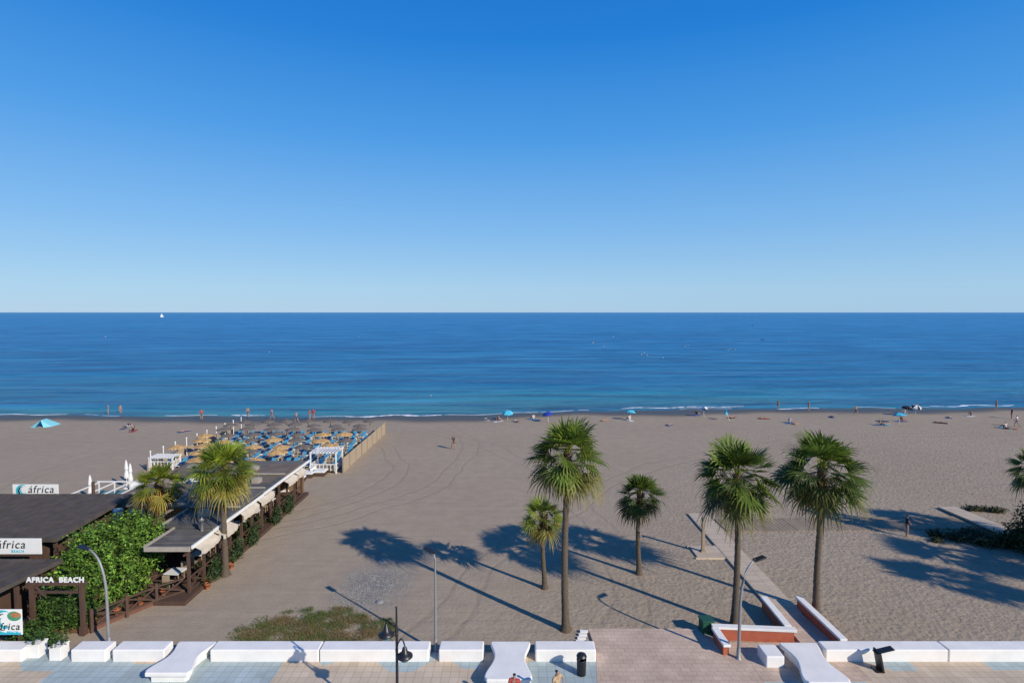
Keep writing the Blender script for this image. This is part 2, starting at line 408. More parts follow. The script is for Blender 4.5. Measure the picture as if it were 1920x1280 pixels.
# sculpted benches
def bench(x0, x1, y0, y1, flip=1):
    o = empty('sculpted_bench', ((x0+x1)/2, (y0+y1)/2, .1), label='white moulded concrete bench with wavy flared sides', category='bench', group='white wavy benches')
    w = (x1-x0)/2; l = (y1-y0)/2
    n = 26; half = []
    for i in range(n+1):
        t = i/n; y = -l+2*l*t
        k = .86+.14*math.cos((t-.02)*2*math.pi*1.0)
        if t < .05 or t > .97: k -= .08
        half.append((w*k, y))
    out = [(a*1.0, b) for a, b in half] + [(-a*.98+.10*flip*math.sin(b*1.6), b) for a, b in reversed(half)]
    mb = MB()
    mb.prism(out, .30, .50)
    add('seat', mb, [M_white], parent=o, bevel=.08)
    mb = MB(); inner = [(a*.8, b*.9) for a, b in out]; mb.prism(inner, -.02, .305)
    add('base', mb, [M_white], parent=o, bevel=.03)
bench(-16.25, -14.25, 24.35, 26.8); bench(-1.15, .9, 23.9, 26.8); bench(12.75, 14.7, 23.7, 26.7)

# red planter walls with white coping
def pwall(pts, th=.32, h=.62, label='low red rendered wall with white coping'):
    o = empty('garden_wall', (pts[0][0], pts[0][1], 0), label=label, category='wall', group='red walls beside the boardwalk')
    a = MB(); b = MB()
    for (x0, y0), (x1, y1) in zip(pts, pts[1:]):
        l = math.hypot(x1-x0, y1-y0); an = math.atan2(y1-y0, x1-x0)
        c = ((x0+x1)/2-pts[0][0], (y0+y1)/2-pts[0][1])
        a.box((c[0], c[1], h/2-.05), (l, th-.06, h), rz=an)
        b.box((c[0], c[1], h-.0), (l+.25, th+.04, .12), rz=an)
    add('wall_body', a, [M_brick], parent=o); add('coping', b, [M_white], parent=o, bevel=.02)
pwall([(10.25, 28.05), (14.1, 27.75)])
pwall([(13.98, 28.15), (14.05, 30.9)])
pwall([(16.1, 26.95), (16.0, 30.9)])
pwall([(10.25, 26.45), (10.22, 27.75)])

# litter bin, green bin, lectern
o = empty('litter_bin', (3.15, 25.0, .1), label='black cylindrical litter bin with domed hood', category='bin')
mb = MB(); mb.lathe([(.17, 0), (.2, .02), (.22, .7), (.23, .72), (.19, .72), (.18, .1), (0, .1)], n=16); add('bin_body', mb, [M_black], parent=o, smooth=True)
mb = MB(); mb.lathe([(.24, .86), (.2, .95), (.1, 1.0), (0, 1.01)], n=16)
for k in range(3): mb.box((.2*math.cos(k*2.1), .2*math.sin(k*2.1), .79), (.03, .03, .16))
add('hood', mb, [M_black], parent=o, smooth=True)
o = empty('wheeled_bin', G(1324, 1186), rz=.1, label='dark green plastic waste bin with lid on the sand', category='bin')
mb = MB(); mb.box((0, 0, .38), (.6, .55, .7)); add('bin_body', mb, [M_green], parent=o, bevel=.03)
mb = MB(); mb.box((0, -.02, .76), (.66, .62, .07)); mb.tube([(-.28, .3, .72), (.28, .3, .72)], .02); add('lid', mb, [M_green], parent=o, bevel=.015)
for a in (-.26, .26):
    mb = MB(); mb.tube([(a-.04, .26, .08), (a+.04, .26, .08)], .08, 12); add('wheel', mb, [M_black], parent=o)
o = empty('information_lectern', (17.0, 25.35, .1), label='black metal information lectern on angled support', category='sign')
mb = MB(); mb.box((-.15, 0, .45), (.08, .5, .95), ry=rad(-12)); mb.box((-.2, 0, .02), (.35, .5, .04)); add('post', mb, [M_black], parent=o)
mb = MB(); mb.box((.05, 0, .93), (.85, .34, .04), ry=rad(-14)); add('panel', mb, [M_black], parent=o, bevel=.01)

# ---------- lamps ----------
def lamp(x, y, z, hx, hy, lab, bend=1):
    o = empty('street_lamp', (x, y, 0), label=lab, category='street lamp', group='modern lamps on the promenade edge')
    mb = MB()
    pts = []; h = z
    for i in range(15):
        t = i/14; k = max(0, (t-.35)/.65)**2.2*bend + (t*.1 if bend else 0)
        pts.append((hx*k*.9, hy*k*.9, .0+h*(t if bend == 0 else math.sin(t*math.pi/2*.92)/math.sin(math.pi/2*.92))))
    if bend == 0: pts[-1] = (hx*.3, hy*.3, h)
    mb.tube(pts, [.085-.045*i/14 for i in range(15)], 10); mb.lathe([(.16, 0), (.16, .12), (.1, .16), (.09, .6), (.08, .62)], n=12)
    add('pole', mb, [M_galv], parent=o, smooth=True)
    e = Vector(pts[-1])
    mb = MB(); d = Vector((hx, hy, 0)).normalized(); an = math.atan2(d.y, d.x)
    mb.box(tuple(e+d*.28+Vector((0, 0, .02))), (.62, .3, .07), rz=an, ry=rad(-8)); mb.box(tuple(e+d*.0+Vector((0, 0, -.03))), (.25, .1, .1), rz=an)
    add('lamp_head', mb, [M_black], parent=o, bevel=.02)
lamp(-19.75, 27.1, ZAT(1030, 27.3), -1.15, .35, 'grey street lamp with curved pole and flat black head')
lamp(-3.72, 26.95, ZAT(1036, 26.9), -.35, .3, 'straight grey street lamp with small flat black head', bend=0)
lamp(10.75, 26.2, ZAT(1048, 26.6), .85, .35, 'grey street lamp with curved pole leaning over the wall')

lx, ly = -4.42, 21.2
o = empty('lantern_post', (lx, ly, .1), label='black classic lamp post with two bell lanterns and scrolls', category='street lamp')
zt = ZAT(1135, ly)
mb = MB(); mb.lathe([(.2, 0), (.2, .3), (.12, .4), (.1, 1.0), (.13, 1.05), (.06, 1.15), (.05, zt-1.3), (.08, zt-1.25), (.045, zt-1.2), (.035, zt-.2), (.05, zt-.15), (0, zt-.1)], n=12)
add('pole', mb, [M_black], parent=o, smooth=True)
def hanging(dx, dy, zb):
    mb = MB()
    pts = [(0, 0, zb+.35)]
    for i in range(9):
        t = i/8; pts.append((dx*t, dy*t, zb+.35+.42*math.sin(t*math.pi*.85)))
    mb.tube(pts, .028, 6); pts = [(dx*.15*math.sin(k), dy*.15, zb+.3+.12*math.cos(k)) for k in [j*.7 for j in range(9)]]; mb.tube(pts, .014, 5)
    add('arm', mb, [M_black], parent=o, smooth=True)
    mb = MB(); ex, ey, ez = dx, dy, zb+.35+.42*math.sin(math.pi*.85)
    mb.lathe([(.015, .0), (.04, -.05), (.08, -.1), (.12, -.25), (.2, -.33), (.3, -.40), (.31, -.45), (.22, -.45)], (ex, ey, ez), 16, 0)
    mb.lathe([(.22, -.45), (.2, -.53), (.13, -.62), (0, -.65)], (ex, ey, ez), 16, 1)
    add('lantern', mb, [M_black, M_glass], parent=o, smooth=True)
hanging(-.42, .1, ZAT(1185, ly)-.35); hanging(.32, -.1, ZAT(1222, ly)-.3)

# ---------- palms ----------
def frond(mb, o, phi, el, Lp, Rf, col, droop=.3, K=20, wid=1.0, sp0=(92, 122)):
    d = Vector((math.cos(el)*math.cos(phi), math.cos(el)*math.sin(phi), math.sin(el)))
    p1 = o+d*Lp*.55+Vector((0, 0, .05*Lp)); p2 = o+d*Lp+Vector((0, 0, -.10*Lp))
    pc = (col[0]*1.6, col[1]*1.2, col[2]*1.0)
    sd = Vector((-math.sin(phi), math.cos(phi), 0)); w = .022
    mb.face([o-sd*w*1.6, o+sd*w*1.6, p1+sd*w, p1-sd*w], pc); mb.face([p1-sd*w, p1+sd*w, p2+sd*w*.7, p2-sd*w*.7], pc)
    f = (p2-p1).normalized(); s = sd; n = s.cross(f).normalized()
    if n.z < 0: n = -n
    roll = R.uniform(-.65, .65); M = Matrix.Rotation(roll, 3, f); s = M @ s; n = M @ n
    span = rad(R.uniform(*sp0)); fold = R.uniform(.15, .5)
    for k in range(K):
        if R.random() < .04: continue
        a = -span+2*span*(k+.5)/K
        dr = (f*math.cos(a)+s*math.sin(a)-n*(.08-fold*abs(a)/2)).normalized()
        r = Rf*(.78+.22*math.cos(a*.8))*R.uniform(.84, 1.14)
        pr = n.cross(dr).normalized(); hw = r*.48*(span/K)*wid
        sg = .35 if k % 2 else -.35
        dn = Vector((0, 0, -1))
        m1 = p2+dr*r*.48+pr*hw+n*hw*sg+dn*r*.02; m2 = p2+dr*r*.48-pr*hw-n*hw*sg+dn*r*.02
        q = p2+dr*r*.77+dn*r*droop*.3
        q1 = q+pr*hw*.6; q2 = q-pr*hw*.6
        t = p2+dr*r*1.02+dn*r*droop*(1.0+R.uniform(-.4, .9))
        v = R.uniform(.72, 1.25); c = (col[0]*v, col[1]*v, col[2]*v); ct = (col[0]*v*1.45, col[1]*v*1.22, col[2]*v*1.0)
        mb.face([p2, m1, m2], c); mb.face([m1, q1, q2, m2], c); mb.face([q1, t, q2], ct)
def palm(x, y, zc, rc, lean=(0, 0), sunny=1.0, n=36, tr=.2, skirt=.35, label='', dark=1.0, yel=0.0):
    o = empty('palm_tree', (x, y, 0), label=label, category='palm tree', group='fan palms on the beach')
    mb = MB(); pts = []; rr = []
    K = 40
    for i in range(K+1):
        t = i/K; z = -.15+(zc+.15)*t
        pts.append((lean[0]*t*t+.06*math.sin(t*5+x), lean[1]*t*t+.05*math.sin(t*4+y), z))
        base = tr*(.9-.28*t)+tr*.8*math.exp(-(z+.1)/.3)
        base += (tr*.45*max(0, (t-.9)/.1))
        rr.append(base*(1+(.05 if i % 2 else -.05)))
    mb.tube(pts, rr, 14, jag=.06)
    add('trunk', mb, [M_trunk], parent=o, smooth=True)
    top = Vector(pts[-1])
    mb = MB()
    for i in range(n):
        t = (i+.5)/n
        el = rad(86-126*t)+R.uniform(-.22, .22); phi = i*2.39996+R.uniform(-.4, .4)
        size = rc/2.0*R.uniform(.8, 1.2)
        base = Vector((.05*math.cos(phi), .05*math.sin(phi), -.5*t*rc/2))
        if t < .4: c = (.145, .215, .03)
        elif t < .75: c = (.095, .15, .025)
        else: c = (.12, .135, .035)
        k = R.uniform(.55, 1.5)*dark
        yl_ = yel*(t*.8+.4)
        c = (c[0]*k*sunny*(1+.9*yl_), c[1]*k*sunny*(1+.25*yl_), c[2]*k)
        frond(mb, top+base, phi, el, (.7 if t < .12 else .98)*size, 1.08*size, c, droop=.09+.38*t*t, K=21, wid=1.0)
    add('crown', mb, [M_frond], parent=o)
    mb = MB(); ns = int(18*skirt*2)
    for i in range(ns):
        phi = i*2.39996+R.uniform(-.4, .4); el = rad(-55)+R.uniform(-.3, .3); size = rc/2*R.uniform(.6, 1.05)
        g = R.uniform(.7, 1.2); c = (.24*g, .17*g, .08*g) if R.random() < .55 else (.15*g, .15*g, .045*g)
        frond(mb, top+Vector((0, 0, -.45*rc/2)), phi, el, .8*size, .75*size, c, droop=.75, K=14, wid=.75)
    for i in range(80):
        a = R.uniform(0, 6.28); z = R.uniform(-1.1, -.1)*rc/2; r0 = tr*.8
        p = top+Vector((math.cos(a)*r0, math.sin(a)*r0, z)); q = p+Vector((math.cos(a)*.16, math.sin(a)*.16, .22)); s = Vector((-math.sin(a), math.cos(a), 0))*.05
        mb.face([p-s, p+s, q+s*.5, q-s*.5], (.15, .10, .055))
    add('dry_fronds', mb, [M_frond], parent=o)
    return o
def palm_px(bx, by, cx, cy, hw, **k):
    x, y, _ = G(bx, by); zc = ZAT(cy, y)
    dep = y*cp+(H-zc)*sp
    lx_ = (cx-960)*dep/F-x
    return palm(x, y, zc, hw*dep/F*1.0, lean=(lx_, 0), **k)
palm_px(1060, 1180, 1062, 848, 75, tr=.215, n=54, skirt=.9, yel=.2, label='tall fan palm with full green crown and shaggy skirt')
palm_px(1020, 1103, 1018, 966, 43, tr=.165, n=34, skirt=.6, sunny=1.1, yel=.45, label='short fan palm with yellowish crown beside a taller palm')
palm_px(1196, 1075, 1200, 926, 46, tr=.175, n=42, skirt=.5, dark=.7, label='short dark green fan palm with small dense crown')
palm_px(1377, 1172, 1386, 890, 79, tr=.20, n=54, skirt=.6, dark=.85, yel=.05, label='tall fan palm behind the red planter wall')
palm_px(1531, 1147, 1541, 876, 81, tr=.20, n=52, skirt=.4, dark=.88, yel=.05, label='tall fan palm with broad crown beside the boardwalk')
palm_px(422, 1078, 420, 877, 60, tr=.22, n=46, skirt=.9, sunny=1.25, yel=.4, label='sunlit fan palm beside the restaurant awning')
palm_px(297, 1055, 297, 905, 47, tr=.22, n=38, skirt=1.1, sunny=1.25, yel=.65, label='short yellowish fan palm growing between the roofs')
palm(35.0, 37.6, 6.1, 1.65, tr=.2, n=40, label='fan palm rising out of dense dark shrubs', dark=.7)
for x, y, z, r in ((41.5, 27.5, 8.5, 2.3), (45, 29.5, 8.8, 2.3), (38.2, 24.6, 8.2, 2.2), (48, 26.5, 9, 2.4), (43.5, 34.6, 8.0, 2.2)):
    palm(x, y, z, r, tr=.22, n=48, label='tall fan palm standing on the beach by the promenade')

# ---------- shrubs ----------
def bush(name, clumps, n, ls, cols, label, cat='shrub', group=None, loose=.36):
    cx, cy = clumps[0][0][0], clumps[0][0][1]
    mb = MB()
    tot = sum(r[0]*r[2] for _, r in clumps)
    for c, r in clumps:
        c = Vector((c[0]-cx, c[1]-cy, c[2]))
        for a in range(8):
            for b in range(5):
                def pt(a, b):
                    th = a/8*6.283; ph = -1.5+b/5*3.0; q = .68+.1*noise.noise(Vector((a % 8, b, cx)))
                    return c+Vector((r[0]*q*math.cos(th)*math.cos(ph), r[1]*q*math.sin(th)*math.cos(ph), r[2]*q*math.sin(ph)))
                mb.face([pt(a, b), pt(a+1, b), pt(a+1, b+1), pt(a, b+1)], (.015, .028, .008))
        for k in range(int(n*r[0]*r[2]/tot)):
            d = Vector((R.gauss(0, 1), R.gauss(0, 1), R.gauss(0, 1)+.25)).normalized()
            lump = .92+loose*noise.noise(d*3.4+c*1.3)
            p = c+Vector((d.x*r[0], d.y*r[1], d.z*r[2]))*lump*(R.uniform(.78, 1.1) if R.random() < .93 else R.uniform(1.1, 1.28))
            if p.z < .02: continue
            nn = (d+Vector((R.gauss(0, .6), R.gauss(0, .6), R.gauss(0, .6)+.3))).normalized()
            u = nn.cross(Vector((R.gauss(0, 1), R.gauss(0, 1), R.gauss(0, 1)))).normalized(); v = nn.cross(u)
            s = ls*R.uniform(.6, 1.4)
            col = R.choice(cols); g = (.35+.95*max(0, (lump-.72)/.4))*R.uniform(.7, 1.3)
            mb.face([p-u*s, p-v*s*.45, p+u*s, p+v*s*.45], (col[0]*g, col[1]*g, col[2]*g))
    return add(name, mb, [M_leaf], loc=(cx, cy, 0), label=label, category=cat, group=group)
GR = [(.10, .20, .025), (.15, .27, .035), (.065, .14, .02), (.19, .30, .045)]
DG = [(.04, .07, .02), (.055, .085, .025), (.03, .055, .015)]
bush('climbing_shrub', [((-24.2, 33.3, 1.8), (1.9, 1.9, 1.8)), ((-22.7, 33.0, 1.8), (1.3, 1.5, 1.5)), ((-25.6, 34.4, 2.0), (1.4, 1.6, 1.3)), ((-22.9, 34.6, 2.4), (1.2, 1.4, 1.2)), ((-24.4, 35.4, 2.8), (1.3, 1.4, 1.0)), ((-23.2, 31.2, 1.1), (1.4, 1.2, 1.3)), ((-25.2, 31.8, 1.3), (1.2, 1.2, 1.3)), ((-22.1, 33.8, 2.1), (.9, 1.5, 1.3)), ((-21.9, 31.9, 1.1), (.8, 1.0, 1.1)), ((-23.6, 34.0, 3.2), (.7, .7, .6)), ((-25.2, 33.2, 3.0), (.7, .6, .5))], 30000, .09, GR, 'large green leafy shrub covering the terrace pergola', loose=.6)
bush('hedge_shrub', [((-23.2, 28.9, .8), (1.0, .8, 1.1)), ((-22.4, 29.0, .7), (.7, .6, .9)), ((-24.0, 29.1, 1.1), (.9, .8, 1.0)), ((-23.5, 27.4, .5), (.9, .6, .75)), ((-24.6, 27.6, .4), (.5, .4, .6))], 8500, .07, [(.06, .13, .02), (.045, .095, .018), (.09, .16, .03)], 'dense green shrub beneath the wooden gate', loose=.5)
for (px, py, r) in ((462, 1008, .9), (448, 1022, .7), (476, 990, .7), (383, 1072, .55)):
    x, y, _ = G(px, py)
    bush('beach_shrub', [((x, y, r*.6), (r, r, r*.8)), ((x+.3*r, y+.6*r, r*.5), (r*.7, r*.8, r*.6))], 900, .075, [(.05, .08, .03), (.09, .10, .04), (.04, .06, .02)], 'small green shrub growing in sand beside the terrace', group='shrubs beside the terrace')
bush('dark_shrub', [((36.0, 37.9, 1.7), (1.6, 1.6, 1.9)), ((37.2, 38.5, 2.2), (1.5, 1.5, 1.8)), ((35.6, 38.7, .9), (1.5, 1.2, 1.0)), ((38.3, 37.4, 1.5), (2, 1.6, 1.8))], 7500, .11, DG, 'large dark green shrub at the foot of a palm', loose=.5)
bush('low_shrub', [((33.7, 39.6, .3), (1.2, .9, .5)), ((32.4, 40.6, .25), (1.1, .8, .4)), ((34.8, 39.4, .4), (1, .8, .6)), ((31.3, 41.2, .2), (.8, .6, .3)), ((33.9, 41, .3), (1.2, .8, .4)), ((30.6, 40.2, .1), (.5, .4, .25))], 3600, .08, [(.06, .07, .03), (.12, .11, .05), (.045, .06, .02)], 'low sprawling dark shrubs on the sand by the ramp', loose=.6)
bush('low_shrub', [((38.6, 46.6, .2), (1.2, .5, .25)), ((40, 46.2, .2), (1.0, .5, .25))], 600, .08, [(.06, .07, .03), (.1, .09, .04)], 'low dry shrubs behind the timber ramp')

# grass and gravel
mb = MB()
for i in range(12000):
    a = R.uniform(0, 6.283); q = math.sqrt(R.random())*1.15; x = -10.2+3.7*q*math.cos(a); y = 28.3+2.4*q*math.sin(a)
    if y < 26.85 or noise.noise(Vector((x*.9, y*1.2, 2)))+.4*noise.noise(Vector((x*2.9, y*3.2, 5))) < -.42+.85*max(0, q-.5)+R.gauss(0, .14): continue
    for k in range(3):
        h = R.uniform(.04, .17); b = Vector((x+R.gauss(0, .09), y+R.gauss(0, .09), 0)); w = Vector((R.gauss(0, 1), R.gauss(0, 1), 0)).normalized()*.014
        t = b+Vector((R.gauss(0, .09), R.gauss(0, .09), h)); dry = noise.noise(Vector((x*.6, y*.9, 9)))+R.gauss(0, .2)
        mb.face([b-w, b+w, t], (.26, .19, .085) if dry > .06 else (.13, .175, .045))
add('grass_patch', mb, [M_leaf], label='patch of green and straw brown grass behind the wall', category='grass', kind='stuff')
mb = MB()
for i in range(8000):
    a = R.uniform(0, 6.283); q = R.random()**.55*1.2; x = -8.3+2.0*q*math.cos(a)+.8*noise.noise(Vector((a, q*2, 0))); y = 33.7+2.7*q*math.sin(a)+.8*noise.noise(Vector((q*2, a, 3)))
    r = R.uniform(.015, .05)*(1.3-q*.6); g = R.uniform(.35, 1.35)
    c = Vector((x, y, 0))
    P6 = [c+Vector(d)*r*R.uniform(.7, 1.2) for d in ((1,0,0),(0,1,0),(-1,0,0),(0,-1,0),(0,0,.6))]
    for k in range(4): mb.face([P6[k], P6[(k+1) % 4], P6[4]], (g, g*.98, g*.95))
add('gravel_patch', mb, [M_stone], label='patch of grey pebbles on the sand', category='gravel', kind='stuff')
for (px, py, s_) in ((718, 1052, .8), (712, 1128, .5)):
    x, y, _ = G(px, py); mb = MB(); mb.lathe([(.45*s_, 0), (.4*s_, .06), (.2*s_, .1), (0, .1)], n=9); add('flat_rock', mb, [M_stone], loc=(x, y, 0), rz=px, label='flat pale stone lying on the sand', category='rock', group='flat stones on the sand')

# beach shower
o = empty('beach_shower', G(1318, 1036), label='beach shower column on timber platform beside the boardwalk', category='shower')
mb = MB(); mb.box((0, 0, 1.25), (.2, .2, 2.5)); mb.box((0, 0, .1), (.34, .34, .2)); add('column', mb, [M_wood], parent=o, bevel=.02)
for a in (-1, 1):
    mb = MB(); mb.tube([(a*.1, 0, 2.3), (a*.35, 0, 2.35), (a*.4, 0, 2.25)], .02, 8); mb.lathe([(.02, .03), (.07, 0), (0, 0)], (a*.4, 0, 2.22)); add('shower_head', mb, [M_galv], parent=o)
mb = MB(); mb.box((.35, 0, .05), (2.0, 1.7, .1)); mb.box((.35, -.95, .03), (2.3, .14, .12)); mb.box((.35, .95, .03), (2.3, .14, .12)); add('platform', mb, [M_bw], parent=o)

# ---------- beach club ----------
o = empty('beach_restaurant', (-22, 40, 0), label='beach restaurant with stepped flat roofs, timber posts and cream awning', category='building')
def slab(x0, x1, y0, y1, z, m_, th=.16):
    mb = MB(); mb.box(((x0+x1)/2, (y0+y1)/2, z), (x1-x0, y1-y0, th)); return add('roof', mb, [m_], parent=o)
slab(1.0, 3.5, -8.0, -5.1, 2.95, M_roofg); slab(.1, 3.48, -5.05, -2.0, 3.08, M_roofg); slab(-1.6, 3.46, -1.95, 2.2, 3.2, M_roofl); slab(-1.6, 3.5, 2.25, 6.0, 3.02, M_roofg)
slab(-6.9, -1.6, 6.05, 10.2, 3.0, M_roofb); slab(-1.55, 3.48, 6.05, 9.2, 3.16, M_roofb); slab(-1.55, 3.44, 9.25, 10.9, 3.0, M_roofl)
for k in range(3):
    mb = MB(); mb.box((2.25, -7.4+k*.95, 3.055), (2.4, .07, .05)); add('roof_batten', mb, [M_roofl], parent=o)
for k in range(4):
    mb = MB(); mb.box((.95, 2.8+k*.95, 3.125), (4.9, .07, .05)); add('roof_batten', mb, [M_roofl], parent=o)
# patched sheets and folded tarpaulins lying on the roofs
for (x, y, z, w_, d_, a_, m_) in ((2.3, -6.2, 3.04, 1.6, 1.2, .1, M_roofl), (1.6, -3.3, 3.17, 2.2, 1.0, -.08, M_roofb), (.4, 1.2, 3.29, 1.5, 1.3, .2, M_roofg), (2.2, 4.9, 3.11, 1.4, 1.5, .05, M_roofb), (-4.0, 7.3, 3.09, 2.4, 1.3, .06, M_roofg), (.2, 8.3, 3.25, 1.8, .9, -.12, M_roofl), (-5.6, 9.2, 3.09, 1.4, 1.0, .3, M_cream)):
    mb = MB(); mb.box((x, y, z), (w_, d_, .025), rz=a_); add('roof_patch', mb, [m_], parent=o)
part('roof_beam', o, [M_cream], [((2.25, -8.07, 2.96), (2.6, .12, .26)), ((.93, -6.6, 2.98), (.12, 2.9, .3)), ((.03, -3.5, 3.1), (.12, 3.0, .3)), ((1.8, -1.98, 3.32), (3.4, .1, .1)), ((.9, 2.22, 3.32), (5.0, .1, .1)), ((.9, 6.03, 3.27), (5.0, .1, .12)), ((-1.67, 2.0, 3.1), (.1, 8.0, .3))])
for (x, y, z, w_, d_, h_) in ((-.6, .4, 3.28, 1.1, .7, .6), (1.9, -3.4, 3.19, .7, .5, .4), (-4.5, 8.2, 3.08, .9, .6, .5), (1.9, 4.2, 3.1, .6, .6, .35), (-.2, 7.4, 3.24, 1.6, .5, .3)):
    mb = MB(); mb.box((x, y, z+h_/2), (w_, d_, h_)); mb.box((x, y, z+h_+.03), (w_*.6, d_*.6, .06)); add('ventilation_unit', mb, [M_cream], parent=o, bevel=.02)
for (x, y, z) in ((2.9, -5.6, 3.0), (-1.0, 5.0, 3.1), (2.6, 1.0, 3.28)):
    mb = MB(); mb.lathe([(.09, 0), (.09, .7), (.18, .72), (.05, .9), (0, .9)], (x, y, z), 10); add('vent_pipe', mb, [M_galv], parent=o, smooth=True)
for k in range(8):
    y0 = -7.9+k*2.38; mb = MB(); mb.box((3.58, y0+1.15, 3.0+R.uniform(-.04, .04)), (.09, 2.3, .2)); add('fascia', mb, [M_wpaint], parent=o)
M_awn = mat('cream_canvas', (.55, .47, .37), .8, .3, 2, tint=True)
for k, (y0, y1, ex) in enumerate(((-7.7, -5.6, .35), (-5.5, -3.6, .5), (-2.2, .2, .22), (.5, 2.8, .22), (5.2, 7.3, .35), (7.5, 9.2, .3))):
    pr = None; mb = MB()
    for i in range(9):
        y = y0+(y1-y0)*i/8; sag = .09*math.sin(math.pi*i/8)
        q = ((3.64, y, 2.9), (3.66+ex, y, 2.72-sag), (3.67+ex, y, 2.5-sag-.05*(i % 2)))
        if pr: mb.face([pr[0], q[0], q[1], pr[1]]); mb.face([pr[1], q[1], q[2], pr[2]])
        pr = q
    add('awning', mb, [M_awn], parent=o)
for k in range(12):
    mb = MB(); mb.box((3.3, -7.8+k*1.6, 1.45), (.14, .14, 2.8)); mb.box((3.3, -7.8+k*1.6, 2.65), (.1, .9, .1)); add('post', mb, [M_dwood], parent=o)
for k in range(11):
    y0 = -7.8+k*1.6; mb = MB()
    if k == 6: continue
    mb.box((3.3, y0+.8, 1.15), (.08, 1.46, .08)); mb.box((3.3, y0+.8, .4), (.08, 1.46, .08))
    an = math.atan2(.7, 1.46)
    mb.box((3.3, y0+.8, .78), (.05, 1.55, .06), rx=an); mb.box((3.36, y0+.8, .78), (.05, 1.55, .06), rx=-an)
    add('railing', mb, [M_dwood], parent=o)
mb = MB(); mb.box((1.0, 1, .1), (5.2, 19.5, .3)); add('deck', mb, [M_dwood], parent=o)
M_och = mat('ochre_render', (.2, .13, .08), .8, .2)
mb = MB(); mb.box((-1.3, 3.4, 1.5), (.15, 14, 2.75)); add('wall', mb, [M_och], parent=o)
mb = MB(); mb.box((1.0, 10.6, 1.5), (4.4, .15, 2.75)); add('wall', mb, [M_och], parent=o)
for y in (34.4, 37.2, 39.5, 43.5, 46.0):
    bush('terrace_shrub', [((-18.35, y, .5), (.4, .8, .6)), ((-18.5, y+.5, .9), (.3, .5, .5))], 520, .07, [(.05, .09, .03), (.08, .12, .04)], 'leafy green plant against the restaurant railing', group='plants along the railing')
for k in range(6):
    t = empty('dining_table', (-20.2, 33.4+k*2.6, .25), rz=R.uniform(-.1, .1), label='square white dining table under the restaurant roof', category='table', group='restaurant tables')
    mb = MB(); mb.box((0, 0, .74), (.9, .9, .05)); add('table_top', mb, [M_wcl], parent=t)
    mb = MB(); mb.box((0, 0, .36), (.1, .1, .7)); mb.box((0, 0, .025), (.5, .5, .05)); add('leg', mb, [M_dwood], parent=t)
    for s_ in (-1, 1):
        cch = empty('dining_chair', (-20.2, 33.4+k*2.6+s_*.75, .25), rz=(0 if s_ > 0 else math.pi), label='wooden dining chair beside a restaurant table', category='chair', group='restaurant chairs')
        mb = MB(); mb.box((0, 0, .45), (.42, .42, .05)); add('seat', mb, [M_wood], parent=cch)
        mb = MB(); mb.box((0, .2, .7), (.42, .04, .45)); add('backrest', mb, [M_wood], parent=cch)
        part('leg', cch, [M_wood], [((a*.18, b*.18, .22), (.04, .04, .43)) for a in (-1, 1) for b in (-1, 1)])

# cabanas
def cabana(x, y, w, d, h, rz=0):
    o = empty('cabana', (x, y, 0), rz=rz, label='white timber cabana with slatted roof and railings', category='cabana', group='white cabanas')
    part('post', o, [M_wpaint], [((a*w/2, b*d/2, h/2), (.12, .12, h)) for a in (-1, 1) for b in (-1, 1)])
    mb = MB()
    for k in range(9): mb.box((-w/2+w*k/8, 0, h+.1), (w/8*.5, d+.3, .05))
    mb.box((0, -d/2, h+.02), (w+.3, .1, .1)); mb.box((0, d/2, h+.02), (w+.3, .1, .1)); add('roof', mb, [M_wpaint], parent=o)
    mb = MB(); mb.box((0, 0, .35), (w-.3, d-.3, .25)); add('bed', mb, [M_wood], parent=o, bevel=.05)
    mb = MB()
    for a in (-1, 1):
        mb.box((a*w/2, 0, .95), (.06, d-.12, .07)); mb.box((a*w/2, 0, .5), (.06, d-.12, .07))
        for k in range(5): mb.box((a*w/2, -d/2+d*(k+.5)/5, .6), (.05, .05, .7))
    for k in range(7): mb.box((-w/2+w*(k+.5)/7, -d/2, .6), (.05, .05, .7))
    mb.box((0, -d/2, .95), (w-.12, .06, .07)); add('railing', mb, [M_wpaint], parent=o)
cabana(-19.3, 58.6, 2.6, 2.2, 2.1)
cabana(-36.6, 59.3, 2.4, 1.4, 1.3)
o = empty('terrace_pergola', (-32.0, 45.0, 0), label='low white framed pergola with blue glass wind screens', category='pergola')
part('post', o, [M_wpaint], [((-2.6+i*1.3, -2+j*4, 1.1), (.08, .08, 2.2)) for i in range(5) for j in range(2)])
part('beam', o, [M_wpaint], [((-2.6+i*1.3, 0, 2.25), (.07, 4.3, .08)) for i in range(5)]+[((0, -2+j*4, 2.34), (5.5, .07, .1)) for j in range(2)])
part('glass_panel', o, [M_glass], [((-1.95+i*1.3, 2, 1.0), (1.2, .03, 1.2)) for i in range(4)])
mb = MB(); mb.box((0, 0, .1), (6.4, 5, .2)); add('deck', mb, [M_wood], parent=o)
for x, y in ((-33.4, 44.6), (-32, 45.2), (-30.6, 44.5), (-29.5, 50.5), (-31.5, 51.5), (-33.6, 50.8), (-35, 52.5), (-30.2, 53.6), (-27.5, 54.2), (-25.2, 53.4)):
    t = empty('lounge_sofa', (x, y, .2 if y < 48 else 0), rz=R.choice([0, 1.57]), label='low white lounge sofa with cushions on the terrace', category='sofa', group='white lounge sofas')
    mb = MB(); mb.box((0, 0, .22), (1.1, .8, .34)); add('seat', mb, [M_wcl], parent=t, bevel=.05)
    mb = MB(); mb.box((0, .36, .55), (1.1, .14, .36)); add('backrest', mb, [M_wcl], parent=t, bevel=.04)
o = empty('terrace_shelter', (-27.2, 42.2, 0), label='low terrace shelter with brown roof and pale skylights', category='shelter')
